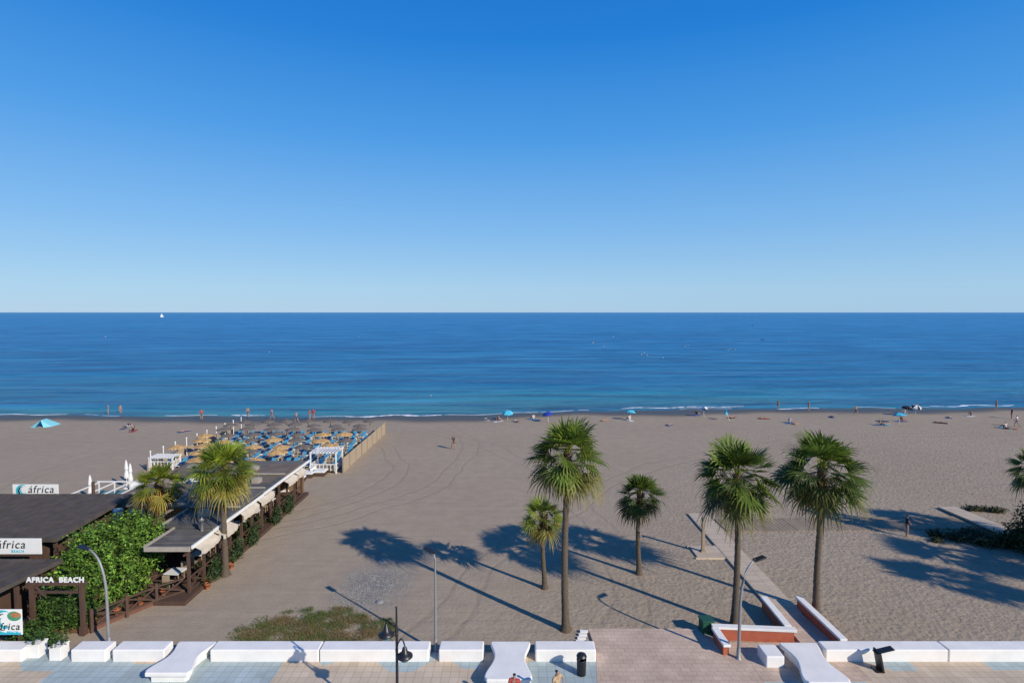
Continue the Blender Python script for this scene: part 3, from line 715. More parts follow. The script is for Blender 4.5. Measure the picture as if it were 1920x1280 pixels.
mb = MB(); mb.box((0, 0, 2.75), (4.4, 5.2, .12)); add('roof', mb, [M_roofb], parent=o)
part('skylight', o, [M_cream], [((-1.4+k*1.4, -.3, 2.85), (.25, 2.6, .06)) for k in range(3)])
part('post', o, [M_dwood], [((a*2.0, b*2.4, 1.35), (.14, .14, 2.66)) for a in (-1, 1) for b in (-1, 0, 1)])
for px, pb, ptp in ((178, 1000, 903), (236, 985, 925), (521, 955, 893)):
    x, y, _ = G(px, pb); z = ZAT(ptp, y); mb = MB(); mb.tube([(0, 0, 0), (0, 0, z)], [.14, .11], 10); add('timber_post', mb, [M_dwood], loc=(x, y, 0), label='thick dark round timber post at the terrace edge', category='post', group='timber posts around the terrace')
def closed(px, py, ptop):
    x, y, _ = G(px, py); h = ZAT(ptop, y)
    o = empty('closed_parasol', (x, y, 0), label='closed white parasol tied around its pole', category='parasol', group='closed white parasols')
    mb = MB(); mb.tube([(0, 0, 0), (0, 0, h)], .03); mb.lathe([(.3, 0), (.3, .08), (.05, .1)]); add('pole', mb, [M_wpaint], parent=o)
    mb = MB(); mb.lathe([(.2, h-1.7), (.22, h-1.5), (.12, h-1.0), (.17, h-.8), (.1, h-.25), (.02, h)], n=10); add('canopy', mb, [M_wcl], parent=o)
closed(238, 915, 862); closed(170, 935, 890); closed(245, 905, 868)

# dark reed roofed buildings
def hut(x0, x1, y0, y1, zf, zb, label):
    o = empty('bar_building', ((x0+x1)/2, (y0+y1)/2, 0), label=label, category='building')
    w = x1-x0; d = y1-y0; an = math.atan2(zb-zf, d)
    mb = MB(); mb.box((0, 0, (zf+zb)/2), (w, d/math.cos(an), .22), rx=an)
    for k in range(int(w/1.3)): mb.box((-w/2+1.3*k+.6, 0, (zf+zb)/2+.125), (.07, d/math.cos(an)-.1, .05), rx=an)
    add('roof', mb, [M_thatch], parent=o)
    part('wall', o, [M_dwood], [((-.4, -d/2+.6, 1.25), (w-1.6, .15, 2.4)), ((-.4, d/2-.6, 1.25), (w-1.6, .15, 2.4)), ((w/2-1.25, 0, 1.25), (.15, d-1.4, 2.4))])
    part('post', o, [M_dwood], [((w/2-.3, -d/2+.3+(d-.6)*k/3, 1.25), (.16, .16, 2.4)) for k in range(4)])
hut(-52, -27.6, 33.8, 40.8, 2.7, 3.2, 'dark reed roofed beach bar building')
hut(-50, -25.15, 27.05, 31.2, 2.85, 2.6, 'dark roofed bar annex facing the promenade')

def text(body, size, mat_, parent, loc, off=0, ext=.012, align='CENTER', nm='lettering', spc=1.0, shear=0):
    cu = bpy.data.curves.new('t', 'FONT'); cu.body = body; cu.size = size; cu.extrude = ext; cu.offset = off; cu.align_x = align; cu.resolution_u = 3; cu.space_character = spc; cu.shear = shear
    ob = bpy.data.objects.new('t', cu); COL.objects.link(ob)
    bpy.context.view_layer.update()
    me = bpy.data.meshes.new_from_object(ob.evaluated_get(bpy.context.evaluated_depsgraph_get()))
    bpy.data.objects.remove(ob)
    me.materials.clear(); me.materials.append(mat_)
    o = bpy.data.objects.new(nm, me); COL.objects.link(o); o.parent = parent; o.location = loc; o.rotation_euler = (math.pi/2, 0, 0)
    return o
def logo(parent, cx, cz, r):
    for m_, a0, a1, r_, w, dx in ((M_teal, 60, 300, r, .16, 0), (M_ink, 90, 270, r*.75, .1, .05*r), (M_teal, 120, 330, r*.5, .1, .1*r)):
        mb = MB(); n = 20; pr = None
        for i in range(n+1):
            a = rad(a0+(a1-a0)*i/n); ww = w*r*math.sin(math.pi*i/n)*1.3+.003
            q = ((cx+dx+math.cos(a)*(r_-ww), -.035-.002*(m_ is M_ink), cz+math.sin(a)*(r_-ww)), (cx+dx+math.cos(a)*(r_+ww), -.035-.002*(m_ is M_ink), cz+math.sin(a)*(r_+ww)))
            if pr: mb.face([pr[0], pr[1], q[1], q[0]])
            pr = q
        add('emblem', mb, [m_], parent=parent)
def sign(x, y, z, w, h, label, posts=True, s=1.0, tx=.12, lx_=-.27, tz=0):
    o = empty('advertising_sign', (x, y, z), label=label, category='sign', group='white signs of the beach bar')
    mb = MB(); mb.box((0, 0, 0), (w, .06, h)); add('panel', mb, [M_wpaint], parent=o, bevel=.01)
    text('áfrica', h*.78*s, M_ink, o, (tx*w, -.035, -h*.12+tz), off=.002, spc=1.12, shear=.2)
    text('BEACH', h*.24*s, M_teal, o, ((tx+.1)*w, -.035, -h*.12-h*.28*s+tz), off=.002, spc=1.2)
    logo(o, lx_*w, 0, h*.44)
    if posts: part('post', o, [M_dwood], [((a*w*.4, .1, -h*.25-z/2), (.1, .1, z+h*.4)) for a in (-1, 1)])
    return o
y1 = 41.3; sign(G(67, 920, ZAT(920, y1))[0], y1, ZAT(920, y1), 3.35, 1.0, 'white banner sign with black lettering and teal swirl above roof')
y2 = 31.6; s2 = sign(-28.6, y2, ZAT(1024, y2)+.02, 3.9, .9, 'white banner sign standing on the dark roof', s=.95, tx=.06)
s3 = sign(-24.95, 26.8, 1.55, 2.5, 1.25, 'white printed panel with lettering, round emblem and coloured picture', s=.5, tx=.22, lx_=.16, tz=-.22)
mb = MB(); mb.lathe([(0, 0), (.26, 0), (.24, .02), (0, .02)], n=20); pl = add('printed_picture', mb, [mat('printed_flowers', (.35, .16, .07), .6, .7, 9)], parent=s3, loc=(.98, -.04, .36)); pl.rotation_euler = (math.pi/2, 0, 0); pl.scale = (1, .55, 1)
mb = MB(); mb.lathe([(0, 0), (.34, 0), (.32, .015), (0, .015)], n=24); pl = add('printed_picture', mb, [mat('printed_leaves', (.05, .26, .14), .6, .6, 8)], parent=s3, loc=(.9, -.033, .30)); pl.rotation_euler = (math.pi/2, 0, 0); pl.scale = (1, .7, 1)
mb = MB(); mb.box((0, 0, 0), (1.2, .012, .1)); add('printed_stripe', mb, [M_teal], parent=s3, loc=(.6, -.034, -.56))

# wooden entrance gate
gx0, gx1, gy = -24.5, -21.95, 28.35
o = empty('entrance_gate', ((gx0+gx1)/2, gy, 0), label='dark timber entrance gate carrying white carved capital letters', category='gate')
w = gx1-gx0; zt = ZAT(1093, gy)
for sx_ in (-1, 1):
    mb = MB(); mb.box((sx_*w/2, 0, zt/2), (.18, .18, zt)); mb.box((sx_*w/2, 0, .25), (.26, .26, .5)); add('post', mb, [M_dwood], parent=o)
mb = MB(); mb.box((0, 0, zt+.0), (w+.5, .16, .16)); mb.box((0, 0, zt-.45), (w-.2, .1, .1))
for sx_ in (-1, 1): mb.box((sx_*(w/2-.35), 0, zt-.35), (.08, .08, .9), ry=sx_*rad(45))
add('beam', mb, [M_dwood], parent=o)
text('AFRICA  BEACH', .37, M_wpaint, o, (.02, -.1, zt+.11), off=.014, ext=.015, spc=1.14)

# timber walkway and fence
def rail_fence(pts, label, h=1.05):
    for (x0, y0), (x1, y1) in zip(pts, pts[1:]):
        l = math.hypot(x1-x0, y1-y0); an = math.atan2(y1-y0, x1-x0)
        o = empty('timber_fence', (x0, y0, 0), rz=an, label=label, category='fence', group='dark timber fence panels')
        mb = MB(); mb.box((.05, 0, h/2+.1), (.14, .14, h+.2)); add('post', mb, [M_dwood], parent=o)
        mb = MB(); mb.box((l/2+.05, 0, h), (l-.1, .1, .08)); mb.box((l/2+.05, 0, .3), (l-.1, .08, .08))
        a = math.atan2(h-.4, l-.1); ll = math.hypot(h-.4, l-.1)-.1
        mb.box((l/2+.05, -.01, h/2+.12), (ll, .05, .07), ry=a); mb.box((l/2+.05, .04, h/2+.12), (ll, .05, .07), ry=-a)
        add('rail', mb, [M_dwood], parent=o)
rail_fence([(-21.7, 28.5), (-20.9, 30.0), (-20.1, 31.3), (-19.1, 32.4)], 'dark timber fence panel with crossed braces')
rail_fence([(-23.4, 29.3), (-22.6, 30.6), (-21.9, 31.9), (-20.9, 32.8)], 'dark timber fence panel with crossed braces')
mb = MB(); mb.prism([(-23.6, 28.5), (-21.8, 28.5), (-21.0, 30), (-20.2, 31.3), (-19.3, 32.2), (-22.5, 33)], -.1, .2)
add('timber_walkway', mb, [mat('brown_planks', (.15, .07, .05), .8, .35, 2, .01, 20, stretch=(.5, 5, 1))], label='dark timber walkway into the restaurant', category='walkway', kind='structure')
for x, y in ((-21.3, 29.9), (-20.75, 31.0), (-20.1, 32.0), (-21.9, 28.9), (-18.2, 33.2), (-18.1, 35.9)):
    o = empty('flower_pot', (x, y, .2 if x < -19 else 0), label='terracotta pot with small flowering plant', category='flower pot', group='terracotta pots by the fence')
    mb = MB(); mb.lathe([(.12, 0), (.18, .3), (.2, .3), (.2, .36), (.16, .36), (.15, .3), (0, .3)], n=12); add('pot', mb, [M_terra], parent=o, smooth=True)
    mb = MB()
    for i in range(160):
        d = Vector((R.gauss(0, 1), R.gauss(0, 1), abs(R.gauss(0, 1)))).normalized()*R.uniform(.1, .34); p = Vector((0, 0, .42))+d; s = Vector((R.gauss(0, 1), R.gauss(0, 1), R.gauss(0, 1))).normalized()*.05
        mb.face([p-s, p+d.normalized()*.1, p+s], (.4, .05, .06) if R.random() < .12 else (.05, .11, .03))
    add('plant', mb, [M_leaf], parent=o)

# reed fence of the sunbed area
def reed(x0, y0, x1, y1, h, label):
    l = math.hypot(x1-x0, y1-y0); an = math.atan2(y1-y0, x1-x0)
    o = empty('reed_fence', (x0, y0, 0), rz=an, label=label, category='fence')
    mb = MB(); n = int(l/.25)
    for k in range(n):
        mb.box((l*(k+.5)/n, R.uniform(-.01, .01), h/2), (l/n*.985, .05, h*R.uniform(.985, 1.01)))
    add('reed_panel', mb, [M_bamboo], parent=o)
    part('post', o, [M_wood], [((k*2.4, -.08, h/2+.04), (.09, .09, h+.08)) for k in range(int(l/2.4)+1)])
reed(-17.4, 57.6, -17.3, 77, 1.5, 'pale beige reed screen fence beside the sunbeds')
reed(-38.0, 58.5, -38.0, 77, .8, 'low reed screen fence on the far side of sunbeds')
for k in range(10):
    mb = MB(); mb.tube([(0, 0, 0), (0, 0, 2.0)], .05, 8); mb.lathe([(.08, 2.0), (.08, 2.1), (0, 2.15)], n=8); add('white_post', mb, [M_wpaint], loc=(-37.6+.05*k, 58.5+k*2.1, 0), label='white painted marker post along the sunbed area', category='post', group='white posts beside the sunbeds')

# straw parasols and sunbeds
def parasol_src(mt, lab, r=.95):
    o = empty('straw_parasol', (0, 0, 0), label=lab, category='parasol', group='straw parasols of the sunbed area')
    mb = MB(); mb.tube([(0, 0, 0), (0, 0, 2.15)], .045, 8); add('pole', mb, [M_wood], parent=o)
    mb = MB(); n = 30
    def ring(rr, z, j=0): return [((rr+R.uniform(-j, j))*math.cos(6.283*k/n), (rr+R.uniform(-j, j))*math.sin(6.283*k/n), z+R.uniform(-j, j)*.5) for k in range(n)]
    rs = [ring(.05, 2.26), ring(r*.45, 2.18, .02), ring(r*.92, 2.05, .03), ring(r*1.0, 1.96, .07)]
    for a, b in zip(rs, rs[1:]):
        for k in range(n):
            g = R.uniform(.7, 1.25); mb.face([a[k], a[(k+1) % n], b[(k+1) % n], b[k]], (g, g, g))
    mb.lathe([(.09, 2.22), (.07, 2.34), (0, 2.38)], n=8)
    add('canopy', mb, [mt], parent=o)
    return o
A = parasol_src(M_straw, 'golden straw parasol over blue sunbeds', .98); Bp = parasol_src(M_greyst, 'weathered grey straw parasol over blue sunbeds', .9)
def bed_src():
    o = empty('sunbed', (0, 0, 0), label='white framed sunbed with blue cushion', category='sunbed', group='blue sunbeds')
    mb = MB(); mb.box((-.3, 0, .3), (.05, 1.9, .06)); mb.box((.3, 0, .3), (.05, 1.9, .06)); mb.box((0, -.95, .3), (.65, .05, .06)); mb.box((0, .95, .3), (.65, .05, .06))
    for a in (-.3, .3):
        for b in (-.8, .8): mb.box((a, b, .14), (.05, .05, .28))
    add('frame', mb, [M_wpaint], parent=o)
    mb = MB(); mb.box((0, .25, .38), (.46, 1.0, .08)); mb.box((0, -.6, .53), (.46, .6, .08), rx=rad(-35)); add('cushion', mb, [M_blue], parent=o, bevel=.02)
    return o
Bd = bed_src()
used = set()
def place(src, loc, rz):
    if id(src) not in used:
        used.add(id(src)); src.location = loc; src.rotation_euler = (0, 0, rz)
    else: clone(src, loc, rz, sc=R.uniform(.93, 1.05))
for j, y in enumerate((55.2, 58.0, 60.9, 63.8, 66.7, 69.6, 72.4, 75.0)):
    for i in range(7):
        x = -36.2+i*2.75+(.9 if j % 2 else 0)+R.uniform(-.2, .2); yy_ = y+R.uniform(-.2, .2)
        if j == 0 and not 2 <= i <= 4: continue
        if j == 1 and (i == 0 or x > -22.3): continue
        if x > -18.4: continue
        grey = R.random() < (0, .05, .1, .2, .55, .9, 1, 1)[j]
        place(Bp if grey else A, (x, yy_, 0), R.uniform(0, 6))
        for s in (-.78, .78):
            place(Bd, (x+s, yy_-.65+R.uniform(-.15, .15), 0), math.pi+R.uniform(-.08, .08))
for px, py in ((540, 915), (556, 903), (575, 893), (598, 890), (530, 926)):
    x, y, _ = G(px, py)
    o = empty('day_bed', (x, y, 0), label='white cushioned day bed on the sand by the terrace', category='day bed', group='white day beds')
    mb = MB(); mb.box((0, 0, .2), (1.5, 1.2, .3)); add('base', mb, [M_dwood], parent=o)
    mb = MB(); mb.box((0, 0, .45), (1.5, 1.2, .18)); mb.box((-.6, 0, .65), (.25, 1.1, .3)); add('cushion', mb, [M_wcl], parent=o, bevel=.05)

# ---------- people ----------
def skin_mesh(name, J, E, root, mt, sub=1):
    keys = list(J); idx = {k: i for i, k in enumerate(keys)}
    me = bpy.data.meshes.new(name+'_cage'); me.from_pydata([J[k][0] for k in keys], [(idx[a], idx[b]) for a, b in E], [])
    ob = bpy.data.objects.new('cage', me); COL.objects.link(ob)
    ob.modifiers.new('s', 'SKIN')
    sd = me.skin_vertices[0].data
    for i, k in enumerate(keys):
        r = J[k][1]; sd[i].radius = r if isinstance(r, tuple) else (r, r); sd[i].use_root = (k == root)
    if sub:
        q = ob.modifiers.new('u', 'SUBSURF'); q.levels = sub; q.render_levels = sub
    bpy.context.view_layer.update()
    out = bpy.data.meshes.new_from_object(ob.evaluated_get(bpy.context.evaluated_depsgraph_get()))
    bpy.data.objects.remove(ob)
    out.name = name; out.materials.clear(); out.materials.append(mt)
    out.polygons.foreach_set('use_smooth', [True]*len(out.polygons))
    return out
def skeleton(pose):
    J = dict(pelvis=((0, 0, .93), (.14, .1)), waist=((0, 0, 1.1), (.115, .085)), chest=((0, 0, 1.3), (.15, .1)), neck=((0, 0, 1.46), .05), head=((0, -.015, 1.56), (.08, .095)), crown=((0, 0, 1.65), .065), nose=((0, -.115, 1.565), .014))
    E = [('pelvis', 'waist'), ('waist', 'chest'), ('chest', 'neck'), ('neck', 'head'), ('head', 'crown'), ('head', 'nose')]
    for s, n in ((1, 'l'), (-1, 'r')):
        arm = dict(sh=(.18, 0, 1.4), el=(.24, .03, 1.12), wr=(.26, -.05, .87)); leg = dict(hip=(.09, 0, .88), kn=(.11, -.02, .49), an=(.11, .02, .08), toe=(.12, -.15, .035))
        if pose == 'walk':
            leg = dict(hip=(.09, 0, .88), kn=(.1, -.14*s-.04, .5), an=(.1, -.3*s+.1, .1), toe=(.1, -.3*s-.05, .04)); arm = dict(sh=(.18, 0, 1.4), el=(.22, .14*s, 1.14), wr=(.22, .2*s-.12, .93))
        if pose == 'arms':
            arm = dict(sh=(.18, 0, 1.4), el=(.36, -.06, 1.2), wr=(.2, -.18, 1.05))
        if pose == 'sit':
            arm = dict(sh=(.18, 0, .6), el=(.25, .15, .38), wr=(.26, .25, .14)); leg = dict(hip=(.09, -.06, .12), kn=(.14, -.42, .42), an=(.14, -.68, .08), toe=(.14, -.82, .04))
        J['sh'+n] = ((arm['sh'][0]*s,)+arm['sh'][1:], .055); J['el'+n] = ((arm['el'][0]*s,)+arm['el'][1:], .042); J['wr'+n] = ((arm['wr'][0]*s,)+arm['wr'][1:], .028)
        w = Vector(J['wr'+n][0]); d = (w-Vector(J['el'+n][0])).normalized(); sd_ = Vector((0, 1, 0)) if abs(d.y) < .8 else Vector((1, 0, 0))
        J['pa'+n] = (tuple(w+d*.07), (.034, .02))
        for k in range(4):
            a = w+d*.1+sd_*(.03-.02*k); b = a+d*(.07-.008*abs(k-1.3))
            J['fa%d'%k+n] = (tuple(a), .009); J['fb%d'%k+n] = (tuple(b+Vector((-s*.012, 0, 0))), .008); E += [('pa'+n, 'fa%d'%k+n), ('fa%d'%k+n, 'fb%d'%k+n)]
        J['th'+n] = (tuple(w+d*.05-sd_*.045), .01); E += [('pa'+n, 'th'+n)]
        J['hip'+n] = ((leg['hip'][0]*s,)+leg['hip'][1:], .09); J['kn'+n] = ((leg['kn'][0]*s,)+leg['kn'][1:], .062); J['an'+n] = ((leg['an'][0]*s,)+leg['an'][1:], .04); J['toe'+n] = ((leg['toe'][0]*s,)+leg['toe'][1:], .036)
        E += [('chest', 'sh'+n), ('sh'+n, 'el'+n), ('el'+n, 'wr'+n), ('wr'+n, 'pa'+n), ('pelvis', 'hip'+n), ('hip'+n, 'kn'+n), ('kn'+n, 'an'+n), ('an'+n, 'toe'+n)]
    if pose == 'sit':
        for k, z, y in (('pelvis', .14, 0), ('waist', .3, .03), ('chest', .5, .03), ('neck', .66, 0), ('head', .76, -.02), ('crown', .85, 0)): J[k] = ((0, y, z), J[k][1])
        J['nose'] = ((0, -.12, .765), .014)
    if pose == 'lie':
        for k in J: x, y, z = J[k][0]; J[k] = ((x, z-.9, .11-y*.6), J[k][1])
    return J, E
CACHE = {}
def garments(pose, J):
    def lerp(a, b, t): return tuple(a[i]+(b[i]-a[i])*t for i in range(3))
    S = dict(pelvis=(J['pelvis'][0], (.165, .125)), w=(lerp(J['pelvis'][0], J['waist'][0], .5), (.14, .11)))
    E = [('pelvis', 'w')]
    for n in 'lr':
        S['h'+n] = (J['hip'+n][0], .108); S['k'+n] = (lerp(J['hip'+n][0], J['kn'+n][0], .5), .1); E += [('pelvis', 'h'+n), ('h'+n, 'k'+n)]
    T = dict(w=(J['waist'][0], (.14, .11)), c=(J['chest'][0], (.175, .125)), n=(lerp(J['chest'][0], J['neck'][0], .75), .08), p=(lerp(J['pelvis'][0], J['waist'][0], .6), (.15, .115)))
    F_ = [('p', 'w'), ('w', 'c'), ('c', 'n')]
    for n in 'lr':
        T['s'+n] = (J['sh'+n][0], .075); T['e'+n] = (lerp(J['sh'+n][0], J['el'+n][0], .55), .066); F_ += [('c', 's'+n), ('s'+n, 'e'+n)]
    return (S, E), (T, F_)
def person(x, y, z, pose, rz, low, topm, label, group=None):
    if pose not in CACHE:
        J, E = skeleton(pose); (S, SE), (T, TE) = garments(pose, J)
        b = skin_mesh('body', J, E, 'pelvis', M_skin); s = skin_mesh('shorts', S, SE, 'pelvis', M_dark); t = skin_mesh('shirt', T, TE, 'w', M_wcl)
        hv = dict(a=((J['head'][0][0], J['head'][0][1]+.03, J['head'][0][2]+.02), .095), b=((J['crown'][0][0], J['crown'][0][1]+.01, J['crown'][0][2]+.015), .08))
        h = skin_mesh('hair', hv, [('a', 'b')], 'a', M_hair)
        CACHE[pose] = (b, s, t, h)
    b, s, t, h = CACHE[pose]
    o = add('person', b, loc=(x, y, z), rz=rz, label=label, category='person', group=group)
    add('hair', h, parent=o)
    for me_, mt, nm in ((s, low, 'shorts'), (t, topm, 'shirt')):
        if mt:
            c = add(nm, me_, parent=o); c.material_slots[0].link = 'OBJECT'; c.material_slots[0].material = mt
def pp(px, py, pose, rz, low, topm, label, z=None, group='people on the beach'):
    x, y, _ = G(px, py)
    zz = sand_z(x, y) if z is None else z
    person(x, y, zz, pose, rz, low, topm, label, group)
pp(850, 842, 'walk', .6, M_dark, M_dark, 'person in dark clothes walking across the open sand')
for px, py, ps, lo, tp, lb in ((203, 773, 'stand', M_red, None, 'person in red swimwear standing at the water edge'), (226, 771, 'stand', M_red, None, 'person in red swimwear standing at the water edge'),
    (378, 785, 'arms', M_dark, M_red, 'person in red top standing on wet sand'), (465, 779, 'walk', M_dark, None, 'person in dark swimwear wading in shallow water'), (510, 783, 'walk', M_red, M_pink, 'person in pink top walking at the waterline'),
    (581, 785, 'stand', M_bcl, M_red, 'person in red shirt standing at the waterline'), (588, 783, 'arms', M_red, M_red, 'person in red standing with bent arms at the waterline'),
    (556, 790, 'walk', M_dark, None, 'person in dark swimwear walking on wet sand'), (1459, 764, 'stand', M_dark, None, 'person in dark swimwear standing in the shallows'),
    (1516, 768, 'arms', M_tan, None, 'person in tan shorts standing in the shallows'), (1868, 765, 'stand', M_dark, None, 'person in dark swimwear wading'), (1897, 785, 'stand', M_dark, M_dark, 'person in black clothes standing on the sand'),
    (1906, 800, 'walk', M_bcl, M_wcl, 'person in white shirt walking on the beach'), (1605, 778, 'walk', M_dark, None, 'person in dark swimwear strolling on wet sand')):
    pp(px, py, ps, R.uniform(0, 6.2), lo, tp, lb)
pp(1700, 1006, 'arms', 1.2, M_dark, M_dark, 'person in black clothes standing beside low shrubs')
towels = [M_red, M_bcl, M_wcl, M_tan, M_tan, M_cyan, M_wcl, M_bcl, M_dark]
for i, (px, py, ps) in enumerate(((250, 808, 'sit'), (345, 809, 'lie'), (243, 797, 'lie'), (232, 803, 'lie'), (935, 789, 'sit'), (912, 786, 'lie'), (968, 791, 'lie'), (1000, 786, 'sit'), (1133, 789, 'lie'), (1180, 788, 'sit'),
        (1255, 797, 'lie'), (1306, 778, 'sit'), (1372, 783, 'lie'), (1432, 785, 'lie'), (1480, 793, 'sit'), (1492, 795, 'lie'), (1660, 796, 'lie'), (1650, 797, 'sit'), (1763, 793, 'lie'), (1885, 803, 'sit'), (1893, 804, 'lie'), (1780, 783, 'lie'), (1820, 780, 'sit'), (1560, 782, 'lie'), (1690, 790, 'sit'), (1695, 776, 'sit'))):
    x, y, _ = G(px, py); z = sand_z(x, y); rz = R.uniform(-1.2, 1.2)+(1.5 if ps == 'lie' else 2.5)
    mb = MB(); k = 8
    for a in range(k):
        mb.face([(-.36, -.9+1.8*a/k, .02+.01*(a % 2)), (.36, -.9+1.8*a/k, .02+.01*(a % 2)), (.36, -.9+1.8*(a+1)/k, .02+.01*((a+1) % 2)), (-.36, -.9+1.8*(a+1)/k, .02+.01*((a+1) % 2))])
    tw = R.choice(towels); add('beach_towel', mb, [tw], loc=(x, y, z), rz=rz, label='%s beach towel spread on the sand' % tw.name.split('_')[0], category='towel', group='beach towels')
    person(x, y, z+.04, ps, rz, R.choice([M_dark, M_red, M_bcl]), R.choice([None, M_dark, M_wcl]), 'sunbather %s on a towel on the sand' % ('lying' if ps == 'lie' else 'sitting'), 'people on the beach')
person(.1, 22.55, .1, 'walk', 3.0, M_bcl, M_red, 'person in red top walking along the promenade')
person(1.85, 22.75, .1, 'arms', .8, M_dark, M_tan, 'person in tan shirt standing on the promenade')

# beach umbrellas
def umbrella(px, py, m1, m2, tilt=.2, r=1.0, lab=''):
    r *= .85
    x, y, _ = G(px, py); z = sand_z(x, y)
    o = empty('beach_umbrella', (x, y, z), rz=R.uniform(0, 6), label=lab, category='umbrella', group='open beach umbrellas')
    mb = MB(); mb.tube([(0, 0, 0), (tilt*.5, 0, 1.45)], .025, 8); add('pole', mb, [M_wpaint], parent=o)
    mb = MB(); n = 8; M = Matrix.Translation((tilt*.45, 0, 1.25)) @ Matrix.Rotation(tilt, 4, 'Y')
    prof = [(0, .32), (r*.4, .26), (r*.75, .10), (r, -.12), (r*1.0, -.18)]
    for k in range(n):
        for (r0, z0), (r1, z1) in zip(prof, prof[1:]):
            q = [(r0*math.cos(k*.7854), r0*math.sin(k*.7854), z0), (r0*math.cos((k+1)*.7854), r0*math.sin((k+1)*.7854), z0), (r1*math.cos((k+1)*.7854), r1*math.sin((k+1)*.7854), z1), (r1*math.cos(k*.7854), r1*math.sin(k*.7854), z1)]
            mb.face([M @ Vector(p) for p in q], m=k % 2)
    add('canopy', mb, [m1, m2], parent=o)
M_sky = mat('light_blue_canvas', (.06, .34, .55), .7, .1, 3)
umbrella(952, 787, M_sky, M_cyan, lab='light blue beach umbrella planted in sand')
umbrella(1028, 791, M_navy, M_navy, lab='navy blue beach umbrella planted in sand')
umbrella(1182, 787, M_sky, M_cyan, r=.85, lab='light blue beach umbrella planted in sand')
umbrella(1320, 781, M_wcl, M_bcl, tilt=.4, r=.8, lab='tilted white beach umbrella near the waterline')
umbrella(1686, 793, M_sky, M_cyan, r=1.0, lab='turquoise beach umbrella shading sunbathers')
umbrella(1716, 776, M_wcl, M_dark, tilt=.35, r=.9, lab='dark and white beach umbrella near the waterline')
umbrella(1700, 779, M_dark, M_dark, tilt=.3, lab='dark beach umbrella near the waterline')
umbrella(1368, 789, M_cyan, M_sky, tilt=1.3, r=.5, lab='small turquoise umbrella lying on its side')
x, y, _ = G(83, 798)
o = empty('sun_tent', (x, y, 0), rz=.3, label='pale turquoise sun shelter tent pitched on the sand', category='tent')
mb = MB()
A0 = [(-1.3, -.9, 0), (0, -1.0, 1.0), (1.3, -.9, 0)]; B0 = [(-1.7, 1.1, 0), (.2, .3, 1.0), (1.7, 1.0, 0)]
mb.face([A0[0], A0[1], B0[1], B0[0]]); mb.face([A0[1], A0[2], B0[2], B0[1]]); mb.face([A0[0], (-.5, -1.5, 0), A0[1]]); mb.face([A0[2], (.5, -1.5, 0), A0[1]]); mb.face([B0[0], B0[1], B0[2]])
add('canopy', mb, [mat('turquoise_fabric', (.28, .72, .80), .6, .1, 2, tint=True, trans=.3)], parent=o)
mb = MB(); mb.box((0, 0, .02), (2.2, 1.3, .03)); add('ground_sheet', mb, [M_bcl], parent=o)

# boats and buoys
x, y, _ = (304-960)/F*1900, 1900, 0
o = empty('sailing_boat', (x, y, SEAZ), rz=.4, label='small white sailing boat far out at sea', category='boat')
mb = MB(); mb.prism([(-5, 0), (-4, -1.2), (2, -1.3), (5.5, 0), (2, 1.3), (-4, 1.2)], -.1, 1.2); mb.box((-.5, 0, 1.5), (3.5, 1.4, .7)); add('hull', mb, [M_wpaint], parent=o)
mb = MB(); mb.tube([(0, 0, 1), (0, 0, 13)], .12); mb.face([(.3, 0, 2), (5, 0, 1.6), (.2, 0, 12)]); mb.face([(-.3, 0, 2.2), (-4.5, .2, 2.2), (-.2, 0, 12.5)]); add('sail', mb, [M_wcl], parent=o)
for px, dist in ((1411, 690), (1430, 345)):
    o = empty('paddle_board', ((px-960)/F*dist, dist, SEAZ), rz=.3, label='dark paddle board floating far from shore', category='paddle board', group='paddle boards at sea')
    mb = MB(); mb.prism([(-1.6, 0), (-1.2, -.35), (1, -.38), (1.8, 0), (1, .38), (-1.2, .35)], 0, .18); add('board', mb, [M_dark], parent=o)
    person((px-960)/F*dist, dist, SEAZ+.18, 'arms' if dist > 500 else 'sit', 0, M_dark, M_dark, 'paddler in black wetsuit on a board')
src = None
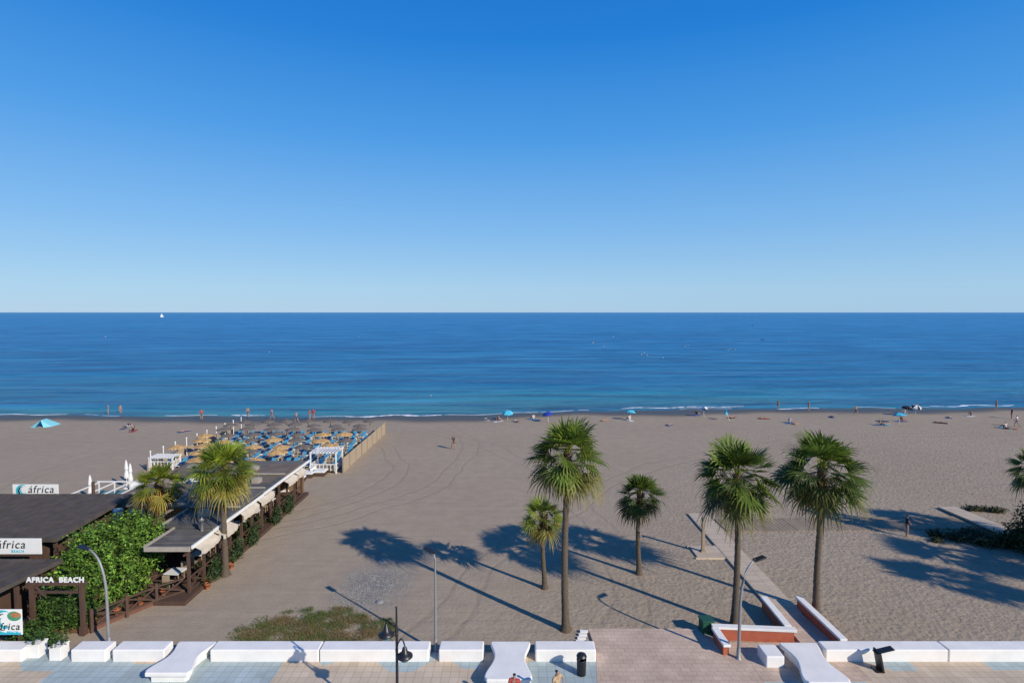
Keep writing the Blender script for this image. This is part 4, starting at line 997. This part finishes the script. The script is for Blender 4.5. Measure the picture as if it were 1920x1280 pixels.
for px, py, s_ in ((1112, 643, .75), (1150, 632, .9), (1203, 665, .65), (1213, 666, .65), (1243, 671, .6), (1285, 650, .7), (1365, 657, .65), (1378, 656, .65), (198, 632, .9), (505, 660, .5), (672, 632, .7), (1132, 650, .6), (1290, 648, .6), (808, 742, .35), (1208, 662, .6), (1370, 655, .6), (1480, 640, .6), (1640, 636, .7)):
    x, y, _ = G(px, py, SEAZ)
    if src is None:
        src = empty('marker_buoy', (x, y, SEAZ), label='small pale yellow marker buoy floating offshore', category='buoy', group='marker buoys')
        mb = MB(); mb.lathe([(0, -.1), (.25, 0), (.34, .17), (.25, .36), (.1, .5), (.05, .66), (0, .68)], n=12); add('float', mb, [mat('pale_yellow_plastic', (.5, .48, .36), .5, .1)], parent=src, smooth=True)
    else: clone(src, (x, y, SEAZ), sc=s_)

# ---------- light ----------
EL = rad(28.5); AZ = math.atan2(.75, -.66)
w = bpy.data.worlds.new('World'); scene.world = w; w.use_nodes = True
nt = w.node_tree; N = nt.nodes; L = nt.links
ST = .13
sky = N.new('ShaderNodeTexSky'); sky.sky_type = 'NISHITA'; sky.sun_disc = False
sky.sun_elevation = EL; sky.sun_rotation = AZ; sky.air_density = 1.0; sky.dust_density = 0.0; sky.ozone_density = 3.0; sky.altitude = 10
tc = N.new('ShaderNodeTexCoord'); sx = N.new('ShaderNodeSeparateXYZ'); L.new(tc.outputs['Generated'], sx.inputs[0])
# clear-day sky tone by elevation, mixed with the physical sky
g = ramp(sx.outputs['Z'], [(0.0, (.34, .56, .79)), (.04, (.34, .58, .82)), (.14, (.20, .47, .84)), (.28, (.065, .33, .80)), (.42, (.008, .215, .70)), (.58, (.001, .14, .57)), (1.0, (.001, .085, .40))])
sc1 = N.new('ShaderNodeVectorMath'); sc1.operation = 'SCALE'; L.new(g, sc1.inputs[0]); sc1.inputs['Scale'].default_value = 1/ST
fin = mixc(.9, sky.outputs[0], sc1.outputs[0])
L.new(fin, N['Background'].inputs['Color']); N['Background'].inputs['Strength'].default_value = ST
ld = bpy.data.lights.new('sun', 'SUN'); ld.energy = 5.0; ld.angle = rad(.5); ld.color = (1, .92, .79)
lo = bpy.data.objects.new('sun', ld); COL.objects.link(lo)
dv = Vector((-.75*math.cos(EL), .66*math.cos(EL), -math.sin(EL)))
lo.rotation_euler = dv.to_track_quat('-Z', 'Y').to_euler()
scene.view_settings.view_transform = 'Standard'; scene.view_settings.look = 'None'; scene.view_settings.exposure = 0

cam = bpy.data.cameras.new('camera'); co = bpy.data.objects.new('camera', cam); COL.objects.link(co)
cam.sensor_width = 36; cam.lens = F*36/1920; cam.clip_end = 100000; cam.clip_start = .1
co.location = (0, 0, H); co.rotation_euler = (math.pi/2-P, 0, 0)
scene.camera = co
